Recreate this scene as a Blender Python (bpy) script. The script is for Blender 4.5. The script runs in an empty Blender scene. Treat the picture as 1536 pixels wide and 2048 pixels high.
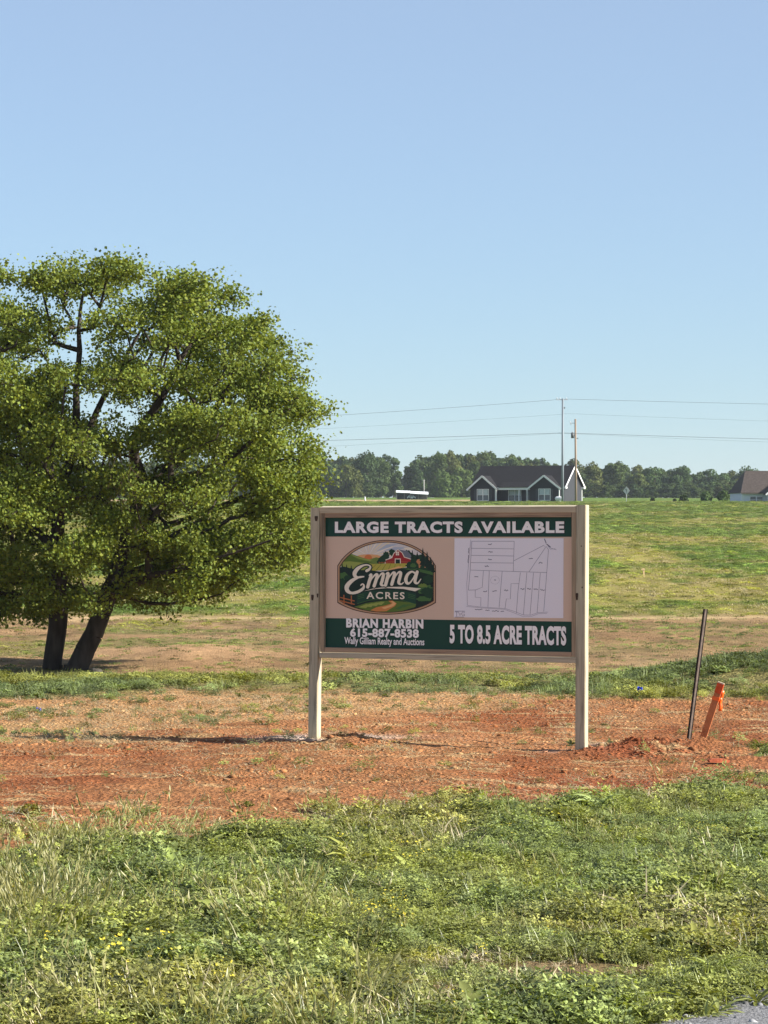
import bpy, bmesh, math, random
import numpy as np
from mathutils import Vector, Matrix

random.seed(7); rng = np.random.default_rng(11)
R = math.radians
S = bpy.context.scene
COL = S.collection

# ------------------------------------------------------------------ camera, sky, sun, exposure
F, VH, CZ = 5600.0, 1060.0, 1.9            # focal length in photo pixels, horizon row, eye height above the sign's foot
cam_d = bpy.data.cameras.new('camera'); cam = bpy.data.objects.new('camera', cam_d); COL.objects.link(cam)
cam_d.sensor_fit = 'VERTICAL'; cam_d.sensor_height = 36.0; cam_d.lens = F/2048*36.0
cam_d.clip_start = 0.5; cam_d.clip_end = 20000
cam.location = (0, 0, CZ); cam.rotation_euler = (R(90)+math.atan((VH-1024)/F), 0, 0)
S.camera = cam

SUN_EL, SUN_AZ = 30.0, 102.0               # azimuth measured from +Y (view direction) towards +X
world = bpy.data.worlds.new('World'); S.world = world; world.use_nodes = True
wn = world.node_tree
sky = wn.nodes.new('ShaderNodeTexSky'); sky.sky_type = 'NISHITA'; sky.sun_disc = False
sky.sun_elevation = R(SUN_EL); sky.sun_rotation = R(SUN_AZ); sky.altitude = 0
sky.air_density = 1.0; sky.dust_density = 0.0; sky.ozone_density = 10.0
wn.nodes['Background'].inputs[1].default_value = 0.080
hz = wn.nodes.new('ShaderNodeMix'); hz.data_type = 'RGBA'; hz.inputs[0].default_value = .39     # even whitish haze over the whole sky
hz.inputs[7].default_value = (4.35, 4.2, 4.3, 1)
wb = wn.nodes.new('ShaderNodeMix'); wb.data_type = 'RGBA'; wb.blend_type = 'MULTIPLY'; wb.inputs[0].default_value = 1; wb.inputs[7].default_value = (.925, .985, .95, 1)
wn.links.new(sky.outputs[0], hz.inputs[6]); wn.links.new(hz.outputs[2], wb.inputs[6]); wn.links.new(wb.outputs[2], wn.nodes['Background'].inputs[0])
sun_d = bpy.data.lights.new('sun', 'SUN'); sun = bpy.data.objects.new('sun', sun_d); COL.objects.link(sun)
sun_d.energy = 5.0; sun_d.angle = R(0.5); sun_d.color = (1.0, 0.94, 0.84)
sdir = Vector((math.sin(R(SUN_AZ))*math.cos(R(SUN_EL)), math.cos(R(SUN_AZ))*math.cos(R(SUN_EL)), math.sin(R(SUN_EL))))
sun.rotation_euler = sdir.to_track_quat('Z', 'Y').to_euler(); sun.location = (40, -20, 40)
S.view_settings.view_transform = 'Standard'; S.view_settings.look = 'None'
S.view_settings.exposure = 1.15; S.view_settings.gamma = 1.0
S.render.engine = 'CYCLES'
S.cycles.max_bounces = 8; S.cycles.transparent_max_bounces = 8

# ------------------------------------------------------------------ helpers
def lin(c):
    return tuple(((v/255)/12.92 if v/255 <= 0.04045 else ((v/255+0.055)/1.055)**2.4) for v in c)
def P(px, v, y):
    return Vector(((px-768)*y/F, y, CZ-(v-VH)*y/F))

def hash2(i, j, s):
    h = (i.astype(np.int64)*374761393 + j.astype(np.int64)*668265263 + s*1442695041) & 0xffffffff
    h = ((h ^ (h >> 13))*1274126177) & 0xffffffff
    h = h ^ (h >> 16)
    return (h & 0xffffff)/float(0xffffff)
def vnoise(x, y, s=0):
    x = np.asarray(x, float); y = np.asarray(y, float)
    i = np.floor(x); j = np.floor(y); fx = x-i; fy = y-j
    fx = fx*fx*(3-2*fx); fy = fy*fy*(3-2*fy)
    a = hash2(i, j, s); b = hash2(i+1, j, s); c = hash2(i, j+1, s); d = hash2(i+1, j+1, s)
    return (a*(1-fx)+b*fx)*(1-fy)+(c*(1-fx)+d*fx)*fy
def fbm(x, y, s=0, o=4):
    t = 0; a = .5; n = 0
    for k in range(o):
        t = t+a*vnoise(x*2**k+17.3*k, y*2**k-9.1*k, s+k*7); n += a; a *= .5
    return t/n
def sstep(a, b, x):
    t = np.clip((x-a)/(b-a), 0, 1); return t*t*(3-2*t)

MATS = {}
def mat(name, color, rough=0.7, spec=0.3, var=0.0, scale=8.0, bump=0.0, bscale=60.0, metal=0.0, stretch=None, color2=None):
    """principled material with noise-driven colour variation and fine relief"""
    if name in MATS: return MATS[name]
    m = bpy.data.materials.new(name); m.use_nodes = True; MATS[name] = m
    nt = m.node_tree; N = nt.nodes; L = nt.links; b = N['Principled BSDF']
    b.inputs['Base Color'].default_value = (*color, 1); b.inputs['Roughness'].default_value = rough
    b.inputs['Specular IOR Level'].default_value = spec; b.inputs['Metallic'].default_value = metal
    if var or bump:
        tc = N.new('ShaderNodeTexCoord'); mp = N.new('ShaderNodeMapping')
        L.new(tc.outputs['Object'], mp.inputs[0])
        if stretch: mp.inputs['Scale'].default_value = stretch
    if var:
        n = N.new('ShaderNodeTexNoise'); n.inputs['Scale'].default_value = scale; n.inputs['Detail'].default_value = 5
        L.new(mp.outputs[0], n.inputs['Vector'])
        r = N.new('ShaderNodeValToRGB'); r.color_ramp.elements[0].position = .3; r.color_ramp.elements[1].position = .7
        c2 = color2 or tuple(min(1, c*(1+var)) for c in color)
        c1 = tuple(c*(1-var) for c in color)
        r.color_ramp.elements[0].color = (*c1, 1); r.color_ramp.elements[1].color = (*c2, 1)
        L.new(n.outputs[0], r.inputs[0]); L.new(r.outputs[0], b.inputs['Base Color'])
    if bump:
        n2 = N.new('ShaderNodeTexNoise'); n2.inputs['Scale'].default_value = bscale; n2.inputs['Detail'].default_value = 4
        L.new(mp.outputs[0], n2.inputs['Vector'])
        bp = N.new('ShaderNodeBump'); bp.inputs['Strength'].default_value = bump; bp.inputs['Distance'].default_value = .01
        L.new(n2.outputs[0], bp.inputs['Height']); L.new(bp.outputs[0], b.inputs['Normal'])
    return m

def leaf_mat(name, base, trans=0.35, rough=0.55, spec=0.25, attr='tint', inst=False):
    """leaf: base colour times a tint attribute, part of the light passes through"""
    m = bpy.data.materials.new(name); m.use_nodes = True
    nt = m.node_tree; N = nt.nodes; L = nt.links; b = N['Principled BSDF']; out = N['Material Output']
    a = N.new('ShaderNodeAttribute'); a.attribute_name = attr
    if inst: a.attribute_type = 'INSTANCER'
    mx = N.new('ShaderNodeMix'); mx.data_type = 'RGBA'; mx.blend_type = 'MULTIPLY'; mx.inputs[0].default_value = 1
    mx.inputs[6].default_value = (*base, 1); L.new(a.outputs['Color'], mx.inputs[7])
    L.new(mx.outputs[2], b.inputs['Base Color']); b.inputs['Roughness'].default_value = rough
    b.inputs['Specular IOR Level'].default_value = spec
    t = N.new('ShaderNodeBsdfTranslucent')
    ht = N.new('ShaderNodeMix'); ht.data_type = 'RGBA'; ht.blend_type = 'MULTIPLY'; ht.inputs[0].default_value = 1
    ht.inputs[7].default_value = (1.25, 1.2, .5, 1); L.new(mx.outputs[2], ht.inputs[6]); L.new(ht.outputs[2], t.inputs[0])
    s = N.new('ShaderNodeMixShader'); s.inputs[0].default_value = trans
    L.new(b.outputs[0], s.inputs[1]); L.new(t.outputs[0], s.inputs[2]); L.new(s.outputs[0], out.inputs[0])
    return m

def tag(o, label=None, cat=None, group=None, kind=None):
    if label: o['label'] = label
    if cat: o['category'] = cat
    if group: o['group'] = group
    if kind: o['kind'] = kind
    return o
def empty(name, loc=(0, 0, 0), rz=0, label=None, cat=None, group=None):
    o = bpy.data.objects.new(name, None); COL.objects.link(o)
    o.location = loc; o.rotation_euler = (0, 0, rz); o.empty_display_size = .2
    return tag(o, label, cat, group)
def mesh_obj(name, verts, faces, m=None, parent=None, smooth=False, loc=None):
    me = bpy.data.meshes.new(name); me.from_pydata([tuple(v) for v in verts], [], [tuple(f) for f in faces]); me.update()
    if smooth: me.polygons.foreach_set('use_smooth', np.ones(len(me.polygons), bool))
    if m is not None:
        for mm in (m if isinstance(m, (list, tuple)) else [m]): me.materials.append(mm)
    o = bpy.data.objects.new(name, me); COL.objects.link(o)
    if parent: o.parent = parent
    if loc is not None: o.location = loc
    return o
def np_mesh(name, V, Fc, m=None, smooth=False, link=True, attrs=None):
    """fast mesh from arrays; every face has the same number of corners"""
    me = bpy.data.meshes.new(name); V = np.asarray(V, np.float32); Fc = np.asarray(Fc, np.int32); k = Fc.shape[1]
    me.vertices.add(len(V)); me.vertices.foreach_set('co', V.ravel())
    me.loops.add(Fc.size); me.loops.foreach_set('vertex_index', Fc.ravel())
    me.polygons.add(len(Fc)); me.polygons.foreach_set('loop_start', np.arange(0, Fc.size, k, dtype=np.int32))
    me.update(calc_edges=True)
    if smooth: me.polygons.foreach_set('use_smooth', np.ones(len(Fc), bool))
    for an, (dom, arr) in (attrs or {}).items():
        a = me.attributes.new(an, 'FLOAT_COLOR', dom)
        arr = np.asarray(arr, np.float32)
        if arr.shape[1] == 3: arr = np.concatenate([arr, np.ones((len(arr), 1), np.float32)], 1)
        a.data.foreach_set('color', arr.ravel())
    if m is not None: me.materials.append(m)
    o = bpy.data.objects.new(name, me)
    if link: COL.objects.link(o)
    return o
def box(x0, x1, y0, y1, z0, z1):
    v = [(x0, y0, z0), (x1, y0, z0), (x1, y1, z0), (x0, y1, z0), (x0, y0, z1), (x1, y0, z1), (x1, y1, z1), (x0, y1, z1)]
    return v, [(0, 3, 2, 1), (4, 5, 6, 7), (0, 1, 5, 4), (1, 2, 6, 5), (2, 3, 7, 6), (3, 0, 4, 7)]
def box_obj(name, x0, x1, y0, y1, z0, z1, m, parent=None, bev=0.0):
    v, f = box(x0, x1, y0, y1, z0, z1)
    o = mesh_obj(name, v, f, m, parent)
    if bev:
        bm = bmesh.new(); bm.from_mesh(o.data)
        bmesh.ops.bevel(bm, geom=bm.edges[:], offset=bev, segments=2, affect='EDGES')
        bm.to_mesh(o.data); bm.free()
    return o
def prism_obj(name, poly, y0, y1, m, parent=None):
    """polygon in x,z extruded along y"""
    n = len(poly); v = [(x, y0, z) for x, z in poly]+[(x, y1, z) for x, z in poly]
    f = [tuple(range(n)), tuple(range(2*n-1, n-1, -1))]+[(i, i+n, (i+1) % n+n, (i+1) % n) for i in range(n)]
    o = mesh_obj(name, v, f, m, parent)
    bm = bmesh.new(); bm.from_mesh(o.data); bmesh.ops.recalc_face_normals(bm, faces=bm.faces[:]); bm.to_mesh(o.data); bm.free()
    return o
def tubes(segs, sides=7):
    """segments (p0,r0,p1,r1) -> verts, quads"""
    P0 = np.array([s[0] for s in segs], float); P1 = np.array([s[2] for s in segs], float)
    r0 = np.array([s[1] for s in segs]); r1 = np.array([s[3] for s in segs])
    d = P1-P0; d /= np.linalg.norm(d, axis=1, keepdims=True)+1e-9
    up = np.where(np.abs(d[:, 2:3]) > .9, np.array([[1., 0, 0]]), np.array([[0., 0, 1]]))
    u = np.cross(d, up); u /= np.linalg.norm(u, axis=1, keepdims=True); w = np.cross(d, u)
    a = np.linspace(0, 2*np.pi, sides, endpoint=False)
    ring = u[:, None, :]*np.cos(a)[None, :, None]+w[:, None, :]*np.sin(a)[None, :, None]
    V = np.concatenate([P0[:, None]+ring*r0[:, None, None], P1[:, None]+ring*r1[:, None, None]], 1).reshape(-1, 3)
    k = np.arange(sides); q = np.stack([k, (k+1) % sides, (k+1) % sides+sides, k+sides], 1)
    Fc = (q[None]+(np.arange(len(segs))*2*sides)[:, None, None]).reshape(-1, 4)
    return V, Fc
def cyl_obj(name, p0, p1, r0, r1, m, parent=None, sides=12, caps=True):
    V, Fc = tubes([(p0, r0, p1, r1)], sides)
    f = [tuple(q) for q in Fc]
    if caps: f += [tuple(range(sides-1, -1, -1)), tuple(range(sides, 2*sides))]
    o = mesh_obj(name, V, f, m, parent)
    for p in o.data.polygons: p.use_smooth = len(p.vertices) == 4
    return o

# ------------------------------------------------------------------ terrain
PY = np.array([-200, 0, 30, 35.5, 42, 50, 58, 70, 85, 86.5, 120, 200, 300, 400, 450, 900, 1500, 4000, 9000], float)
PZ = np.array([0, 0, 0, 0.0, -.5, -1.2, -1.12, -.95, -.74, -.70, -.02, 1.7, 3.85, 5.95, 6.55, 12.3, 17, 22, 30], float)
def line(px, pts):
    return np.interp(px, [p[0] for p in pts], [p[1] for p in pts])
NEAR = [(-400, 1675), (0, 1668), (200, 1660), (300, 1654), (480, 1645), (580, 1632), (700, 1626), (860, 1622), (1000, 1612), (1100, 1600), (1240, 1578), (1340, 1572), (1400, 1568), (1470, 1560), (1536, 1552), (2000, 1540)]
DIRT_TOP = [(-400, 1480), (0, 1478), (100, 1478), (200, 1468), (300, 1452), (420, 1445), (600, 1440), (700, 1432), (900, 1420), (1000, 1412), (1140, 1405), (1300, 1398), (1536, 1395), (2000, 1392)]
BAND_LO = [(-400, 1400), (0, 1395), (300, 1390), (600, 1385), (1000, 1385), (1170, 1400), (1400, 1396), (1536, 1395), (2000, 1395)]

def flat_pv(x, y):
    yy = np.maximum(y, 5.0)
    return 768+F*x/yy, VH+F*CZ/yy
def terrain(x, y):
    x = np.asarray(x, float); y = np.asarray(y, float)
    z = np.interp(y, PY, PZ)
    px, v = flat_pv(x, y)
    # the bank on the right stands a little higher before it falls away
    z = z+.30*sstep(2.6, 5.2, x)*sstep(31, 36.5, y)*(1-sstep(39, 47, y))
    z = z+(fbm(x*.35, y*.35, 3, 3)-.5)*.10*sstep(8, 14, y)*(1-sstep(150, 300, y))
    soft = 1-sstep(90, 160, y)
    z = z+(fbm(x*2.2, y*2.2, 5, 3)-.5)*.045*soft+(fbm(x*9, y*9, 9, 3)-.5)*.028*soft
    z = z+(fbm(x*.03, y*.012, 21, 3)-.5)*1.0*sstep(95, 200, y)*(1-sstep(340, 400, y))
    z = z+(fbm(x*.01, y*.01, 23, 3)-.5)*.9*sstep(470, 800, y)
    z = z-.022*np.exp(-((y-22.6-.05*x+.2*np.sin(x*.6))/.16)**2)-.018*np.exp(-((y-27.2+.10*x)/.2)**2)-.02*np.exp(-((y-21.0-.07*x)/.14)**2)
    # spoil heaps at the posts and stakes
    z = z-.06*sstep(.2, 1.8, x)*np.exp(-((y-24)/5.)**2)
    def heap(cx, cy, rx, ry, h, s):
        d = np.exp(-(((x-cx)/rx)**2+((y-cy)/ry)**2)); return d*h*(.55+.9*vnoise(x*11, y*11, s))
    z = z+.22*np.exp(-(((x+4.4)/1.5)**2+((y-65)/4)**2))
    z = z+heap(-.28, 24.9, .26, .17, .085, 31)+heap(2.25, 24.5, .50, .30, .10, 33)+heap(2.78, 24.75, .30, .2, .09, 35)+heap(3.0, 23.6, .5, .3, .05, 36)+heap(1.76, 24.3, .2, .12, .03, 37)
    return z
def zone_weights(x, y):
    """how much of each kind of ground lies at a spot"""
    px, v = flat_pv(x, y)
    jit = (fbm(x*1.3, y*.9, 41, 4)-.5)
    ragged = (fbm(x*4.5, y*3.5, 43, 3)-.5)
    near = sstep(-16, 16, v-line(px, NEAR)-14+jit*90+ragged*120)
    # bare patches inside the near weeds
    for cx, cy, rx, ry in ((-2.05, 16.75, .75, .33), (-.95, 16.75, .35, .2), (-2.55, 17.6, .5, .4), (.75, 12.0, .32, .3), (.20, 11.35, .22, .3), (1.35, 13.2, .3, .3)):
        near = near*(1-np.exp(-(((x-cx)/rx)**2+((y-cy)/ry)**2)*1.1)*.92)
    near = np.maximum(near, np.clip(1.3*np.exp(-(((x-3.42)/.24)**2+((y-24.3)/.55)**2)), 0, 1)*sstep(-.35, .1, ragged))
    beyond = sstep(-9, 9, line(px, DIRT_TOP)-v+jit*26+ragged*16)*(1-near)
    band = sstep(-9, 9, line(px, BAND_LO)-v+jit*26+ragged*14)*(1-sstep(41, 46, y))
    strip = beyond*(1-band)*(1-sstep(33, 36, y))
    return near, beyond, band, strip
SOIL = np.array(lin((166, 116, 77))); SOIL2 = np.array(lin((146, 90, 56))); STRAW = np.array(lin((206, 180, 132)))
def ground_color(x, y):
    near, beyond, band, strip = zone_weights(x, y)
    px, v = flat_pv(x, y)
    c1 = lambda a: np.asarray(a)[None, :]
    n1 = sstep(.3, .7, fbm(x*.7, y*.55, 51, 4))[:, None]; n2 = fbm(x*5, y*3.0, 53, 4)[:, None]; n3 = fbm(x*.8, y*2.2, 55, 4)[:, None]
    # red clay
    red = c1(SOIL)*(1-n1)+c1(SOIL2)*n1
    red = red*(1+(n2-.5)*.55)
    # darker, redder clay along the lower edge of the bare strip and on the heaps
    dark_clay = np.clip(sstep(70, 10, line(px, NEAR)-v)*sstep(600, 1000, px)*.85+np.exp(-(((x-2.3)/.6)**2+((y-24.3)/.5)**2))*.9, 0, 1)[:, None]
    red = red*(1-dark_clay*.8)+c1(lin((142, 78, 52)))*dark_clay*.8
    streak = sstep(.60, .74, fbm(x*1.6, y*7.5, 57, 4))[:, None]
    red = red*(1-streak*.55)+c1(STRAW)*streak*.55
    dust = (np.exp(-(((x+.63)/.42)**2+((y-25.55)/.45)**2))+.7*np.exp(-(((x+.30)/.6)**2+((y-25.7)/.3)**2))+.8*np.exp(-(((x-2.15)/.38)**2+((y-25.3)/.25)**2))+.6*np.exp(-(((x-1.62)/.22)**2+((y-24.45)/.16)**2)))
    dust = np.clip(dust, 0, 1)[:, None]*sstep(.3, .6, n2)
    red = red*(1-dust*.75)+c1(lin((205, 188, 178)))*dust*.75
    mat_ = sstep(15.6, 14.6, y)[:, None]; red = red*(1-mat_)+c1(lin((138, 116, 88)))*(.6+.8*n2)*mat_
    weedy = c1(lin((128, 112, 72)))*(.6+.8*n2)
    col = red*(1-near[:, None])+weedy*near[:, None]
    tan = c1(lin((196, 160, 112)))*(1-n3)+c1(lin((178, 126, 84)))*n3
    col = col*(1-strip[:, None])+tan*(.75+.5*n2)*strip[:, None]
    bg = c1(lin((128, 120, 74)))*(.7+.6*n2)
    col = col*(1-band[:, None])+bg*band[:, None]
    # slope of the swale: tan and orange clay
    sl = sstep(44, 50, y)[:, None]
    n4 = fbm(x*.30, y*.16, 61, 4)[:, None]; n5 = fbm(x*1.4, y*.8, 63, 3)[:, None]
    leftw = sstep(900, 300, px)[:, None]
    slope = c1(lin((158, 136, 98)))*(1-n4)+c1(lin((144, 108, 76)))*n4
    slope = slope*(.35+1.3*n5)
    gl = sstep(.42, .62, fbm(x*.45, y*.30, 65, 4))[:, None]*(.30+.45*leftw)
    slope = slope*(1-gl)+c1(lin((122, 118, 70)))*gl
    bm_ = (np.exp(-(((x+4.4)/1.5)**2+((y-65)/4)**2))+.8*np.exp(-(((x+6.9)/1.2)**2+((y-66)/3)**2)))[:, None]; bm_ = np.clip(bm_*1.2, 0, 1)*(.55+.45*n5); slope = slope*(1-bm_)+c1(lin((186, 150, 112)))*bm_
    col = col*(1-sl)+slope*sl
    # the far field: greens with dry yellow swathes
    fl = sstep(83, 88, y+(fbm(x*.2, y*.1, 66, 2)-.5)*5)[:, None]
    lip = (np.exp(-((y-84.5)/1.4)**2))[:, None]
    m1 = fbm(x*.085, y*.045, 71, 5); m2 = fbm(x*.5, y*.16, 73, 4); m3 = fbm(x*1.1, y*.22, 75, 4)
    dry = sstep(.46, .66, .55*m1+.45*m2+.03*(sstep(80, 130, y)-sstep(230, 330, y)*2.6))[:, None]
    fieldc = c1(lin((78, 106, 32)))*(1-dry)+c1(lin((144, 134, 74)))*dry
    fieldc = fieldc*(.40+1.2*m3[:, None])
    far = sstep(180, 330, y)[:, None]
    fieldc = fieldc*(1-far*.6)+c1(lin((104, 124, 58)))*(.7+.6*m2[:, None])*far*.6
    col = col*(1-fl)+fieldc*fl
    col = col*(1-lip*.8)+c1(lin((200, 172, 128)))*lip*.8
    # crest: tan stubble to the left of the houses
    cr = (sstep(405, 430, y)*(1-sstep(520, 640, y))*sstep(1010, 930, px))[:, None]
    col = col*(1-cr)+c1(lin((176, 150, 116)))*cr*(.85+.3*m2[:, None])
    return np.clip(col, .01, .9)

def rows():
    r = list(np.linspace(-80, 9, 9, endpoint=False))+list(np.arange(9, 22, .042))+list(np.arange(22, 37, .07))+list(np.arange(37, 60, .25))
    r += list(np.arange(60, 100, .4))+list(np.geomspace(100, 450, 150))+list(np.geomspace(453, 1100, 60))+list(np.geomspace(1130, 9000, 18))
    return np.array(r)
ry = rows()
cp = np.concatenate([np.array([-22000, -12000, -6000, -3000, -1700, -1000, -600, -400]), np.linspace(-260, 1800, 340), np.array([1950, 2200, 2700, 3600, 5000, 8000, 14000, 24000])])
GX = (cp[None, :]-768)/F*np.maximum(ry, 9)[:, None]; GY = np.repeat(ry[:, None], len(cp), 1)
gx, gy = GX.ravel(), GY.ravel(); gz = terrain(gx, gy)
nr, nc = GX.shape
ii = np.arange(nr*nc).reshape(nr, nc)
GF = np.stack([ii[:-1, :-1], ii[:-1, 1:], ii[1:, 1:], ii[1:, :-1]], -1).reshape(-1, 4)
gm = bpy.data.materials.new('clay_and_field'); gm.use_nodes = True
nt = gm.node_tree; N = nt.nodes; L = nt.links; b = N['Principled BSDF']
at = N.new('ShaderNodeAttribute'); at.attribute_name = 'gcol'
geo = N.new('ShaderNodeNewGeometry')
n1 = N.new('ShaderNodeTexNoise'); n1.inputs['Scale'].default_value = 34; n1.inputs['Detail'].default_value = 6; n1.inputs['Roughness'].default_value = .7
n2 = N.new('ShaderNodeTexVoronoi'); n2.inputs['Scale'].default_value = 26
L.new(geo.outputs['Position'], n1.inputs['Vector']); L.new(geo.outputs['Position'], n2.inputs['Vector'])
rp = N.new('ShaderNodeMapRange'); rp.inputs[1].default_value = .25; rp.inputs[2].default_value = .75; rp.inputs[3].default_value = .40; rp.inputs[4].default_value = 1.55
L.new(n1.outputs[0], rp.inputs[0])
mx = N.new('ShaderNodeMix'); mx.data_type = 'RGBA'; mx.blend_type = 'MULTIPLY'; mx.inputs[0].default_value = 1
L.new(at.outputs['Color'], mx.inputs[6]); L.new(rp.outputs[0], mx.inputs[7]); L.new(mx.outputs[2], b.inputs['Base Color'])
b.inputs['Roughness'].default_value = .95; b.inputs['Specular IOR Level'].default_value = .1
n3_ = N.new('ShaderNodeTexNoise'); n3_.inputs['Scale'].default_value = 4.2; n3_.inputs['Detail'].default_value = 7; n3_.inputs['Roughness'].default_value = .75
L.new(geo.outputs['Position'], n3_.inputs['Vector'])
rp3 = N.new('ShaderNodeMapRange'); rp3.inputs[1].default_value = .3; rp3.inputs[2].default_value = .7; rp3.inputs[3].default_value = .62; rp3.inputs[4].default_value = 1.34; L.new(n3_.outputs[0], rp3.inputs[0])
mx3 = N.new('ShaderNodeMix'); mx3.data_type = 'RGBA'; mx3.blend_type = 'MULTIPLY'; mx3.inputs[0].default_value = 1
L.new(mx.outputs[2], mx3.inputs[6]); L.new(rp3.outputs[0], mx3.inputs[7]); L.new(mx3.outputs[2], b.inputs['Base Color'])
ad = N.new('ShaderNodeMath'); ad.operation = 'ADD'; L.new(n1.outputs[0], ad.inputs[0]); L.new(n2.outputs['Distance'], ad.inputs[1])
bp = N.new('ShaderNodeBump'); bp.inputs['Strength'].default_value = 1.0; bp.inputs['Distance'].default_value = .045
L.new(ad.outputs[0], bp.inputs['Height']); L.new(bp.outputs[0], b.inputs['Normal'])
ground = np_mesh('ground', np.stack([gx, gy, gz], 1), GF, gm, smooth=True, attrs={'gcol': ('POINT', ground_color(gx, gy))})
tag(ground, 'red clay ground rising to a green and straw coloured field', kind='structure')

# gravel edge of the road, lower right
def gravel():
    edge = [(-9, 8.2), (-3, 8.6), (-.2, 9.6), (.55, 10.35), (.95, 10.72), (1.25, 11.0), (1.45, 11.35), (1.75, 11.7), (2.4, 12.3), (5, 13.6), (9, 14.6)]
    xs = np.linspace(-9, 9, 220); top = np.interp(xs, [e[0] for e in edge], [e[1] for e in edge])+(fbm(xs*3, xs*0, 81, 3)-.5)*.22
    V = []; Fc = []; K = 24
    for i, x in enumerate(xs):
        for k in range(K+1):
            y = top[i]-(top[i]+6)*(k/K)**2
            V.append((x, y, float(terrain(np.array([x]), np.array([y]))[0])+.012+.012*min(1, k/5)))
    for i in range(len(xs)-1):
        for k in range(K):
            a = i*(K+1)+k; Fc.append((a, a+1, a+K+2, a+K+1))
    m = mat('gravel_grey', (.19, .19, .195), .95, .1, .5, 60, .9, 90)
    o = np_mesh('gravel_shoulder', V, Fc, m, True); o['kind'] = 'structure'; o['label'] = 'grey gravel road shoulder at the grass edge'
    return edge
EDGE = gravel()

# ------------------------------------------------------------------ scattered plants, straw and clods (uncountable)
def proto(name, V, Fc, m):
    return np_mesh(name, V, Fc, m, link=False)
def scatter(name, protos, pts, rot, scl, pid, tint, label, cat):
    col = bpy.data.collections.new(name+'_kinds')
    for o in protos: col.objects.link(o)
    me = bpy.data.meshes.new(name); me.vertices.add(len(pts)); me.vertices.foreach_set('co', np.asarray(pts, np.float32).ravel())
    a = me.attributes.new('rot', 'FLOAT_VECTOR', 'POINT'); a.data.foreach_set('vector', np.asarray(rot, np.float32).ravel())
    a = me.attributes.new('scl', 'FLOAT_VECTOR', 'POINT'); a.data.foreach_set('vector', np.asarray(scl, np.float32).ravel())
    a = me.attributes.new('pid', 'INT', 'POINT'); a.data.foreach_set('value', np.asarray(pid, np.int32))
    t = np.concatenate([tint, np.ones((len(tint), 1))], 1)
    a = me.attributes.new('tint', 'FLOAT_COLOR', 'POINT'); a.data.foreach_set('color', np.asarray(t, np.float32).ravel())
    o = bpy.data.objects.new(name, me); COL.objects.link(o)
    ng = bpy.data.node_groups.new(name, 'GeometryNodeTree')
    ng.interface.new_socket('Geometry', in_out='INPUT', socket_type='NodeSocketGeometry')
    ng.interface.new_socket('Geometry', in_out='OUTPUT', socket_type='NodeSocketGeometry')
    gi = ng.nodes.new('NodeGroupInput'); go = ng.nodes.new('NodeGroupOutput')
    ci = ng.nodes.new('GeometryNodeCollectionInfo'); ci.inputs['Collection'].default_value = col
    ci.inputs['Separate Children'].default_value = True; ci.inputs['Reset Children'].default_value = True
    iop = ng.nodes.new('GeometryNodeInstanceOnPoints'); iop.inputs['Pick Instance'].default_value = True
    def na(n, dt):
        k = ng.nodes.new('GeometryNodeInputNamedAttribute'); k.data_type = dt; k.inputs['Name'].default_value = n; return k.outputs[0]
    l = ng.links
    l.new(gi.outputs[0], iop.inputs['Points']); l.new(ci.outputs[0], iop.inputs['Instance'])
    l.new(na('pid', 'INT'), iop.inputs['Instance Index']); l.new(na('scl', 'FLOAT_VECTOR'), iop.inputs['Scale'])
    e2r = ng.nodes.new('FunctionNodeEulerToRotation'); l.new(na('rot', 'FLOAT_VECTOR'), e2r.inputs[0]); l.new(e2r.outputs[0], iop.inputs['Rotation'])
    l.new(iop.outputs[0], go.inputs[0])
    md = o.modifiers.new('scatter', 'NODES'); md.node_group = ng
    tag(o, label, cat, kind='stuff')
    return o

GREEN = leaf_mat('weed_green', (.222, .240, .082), .24, .5, .3, inst=True)
BLADE = leaf_mat('grass_blade', (.205, .225, .090), .28, .42, .5, inst=True)
DRY = leaf_mat('dry_straw', (.52, .44, .28), .15, inst=True)
CLOD = leaf_mat('clay_clod', (1, 1, 1), 0.0, .95, .05, inst=True)

def leaflet(V, Fc, base, d, side, l, w, cup=.25):
    """diamond-shaped folded leaf, 4 triangles as two quads"""
    d = d/np.linalg.norm(d); side = side/np.linalg.norm(side); up = np.cross(side, d)
    n = len(V)
    V += [base, base+d*l*.5+side*w*.5+up*w*cup, base+d*l, base+d*l*.5-side*w*.5+up*w*cup, base+d*l*.5]
    Fc += [(n, n+4, n+2, n+1), (n, n+3, n+2, n+4)]
def rnd_dir(r, zmin=-.2):
    while True:
        v = r.normal(size=3); v /= np.linalg.norm(v)
        if v[2] > zmin: return v
def make_clover(seed, n=46, rad=.075, h=.085, ls=.021):
    r = np.random.default_rng(seed); V = []; Fc = []
    for i in range(n):
        a = r.uniform(0, 6.28); q = rad*math.sqrt(r.uniform()); z = h*(1-.6*(q/rad)**2)*r.uniform(.25, 1.1)
        c = np.array([q*math.cos(a), q*math.sin(a), z]); a0 = r.uniform(0, 6.28); tilt = r.uniform(-.2, .7)
        for k in range(r.integers(2, 4)):
            aa = a0+k*2.1; d = np.array([math.cos(aa), math.sin(aa), tilt]); leaflet(V, Fc, c, d, np.array([-math.sin(aa), math.cos(aa), r.uniform(-.4, .4)]), ls*r.uniform(.7, 1.25), ls*.75)
    return np.array(V), np.array(Fc)
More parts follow.
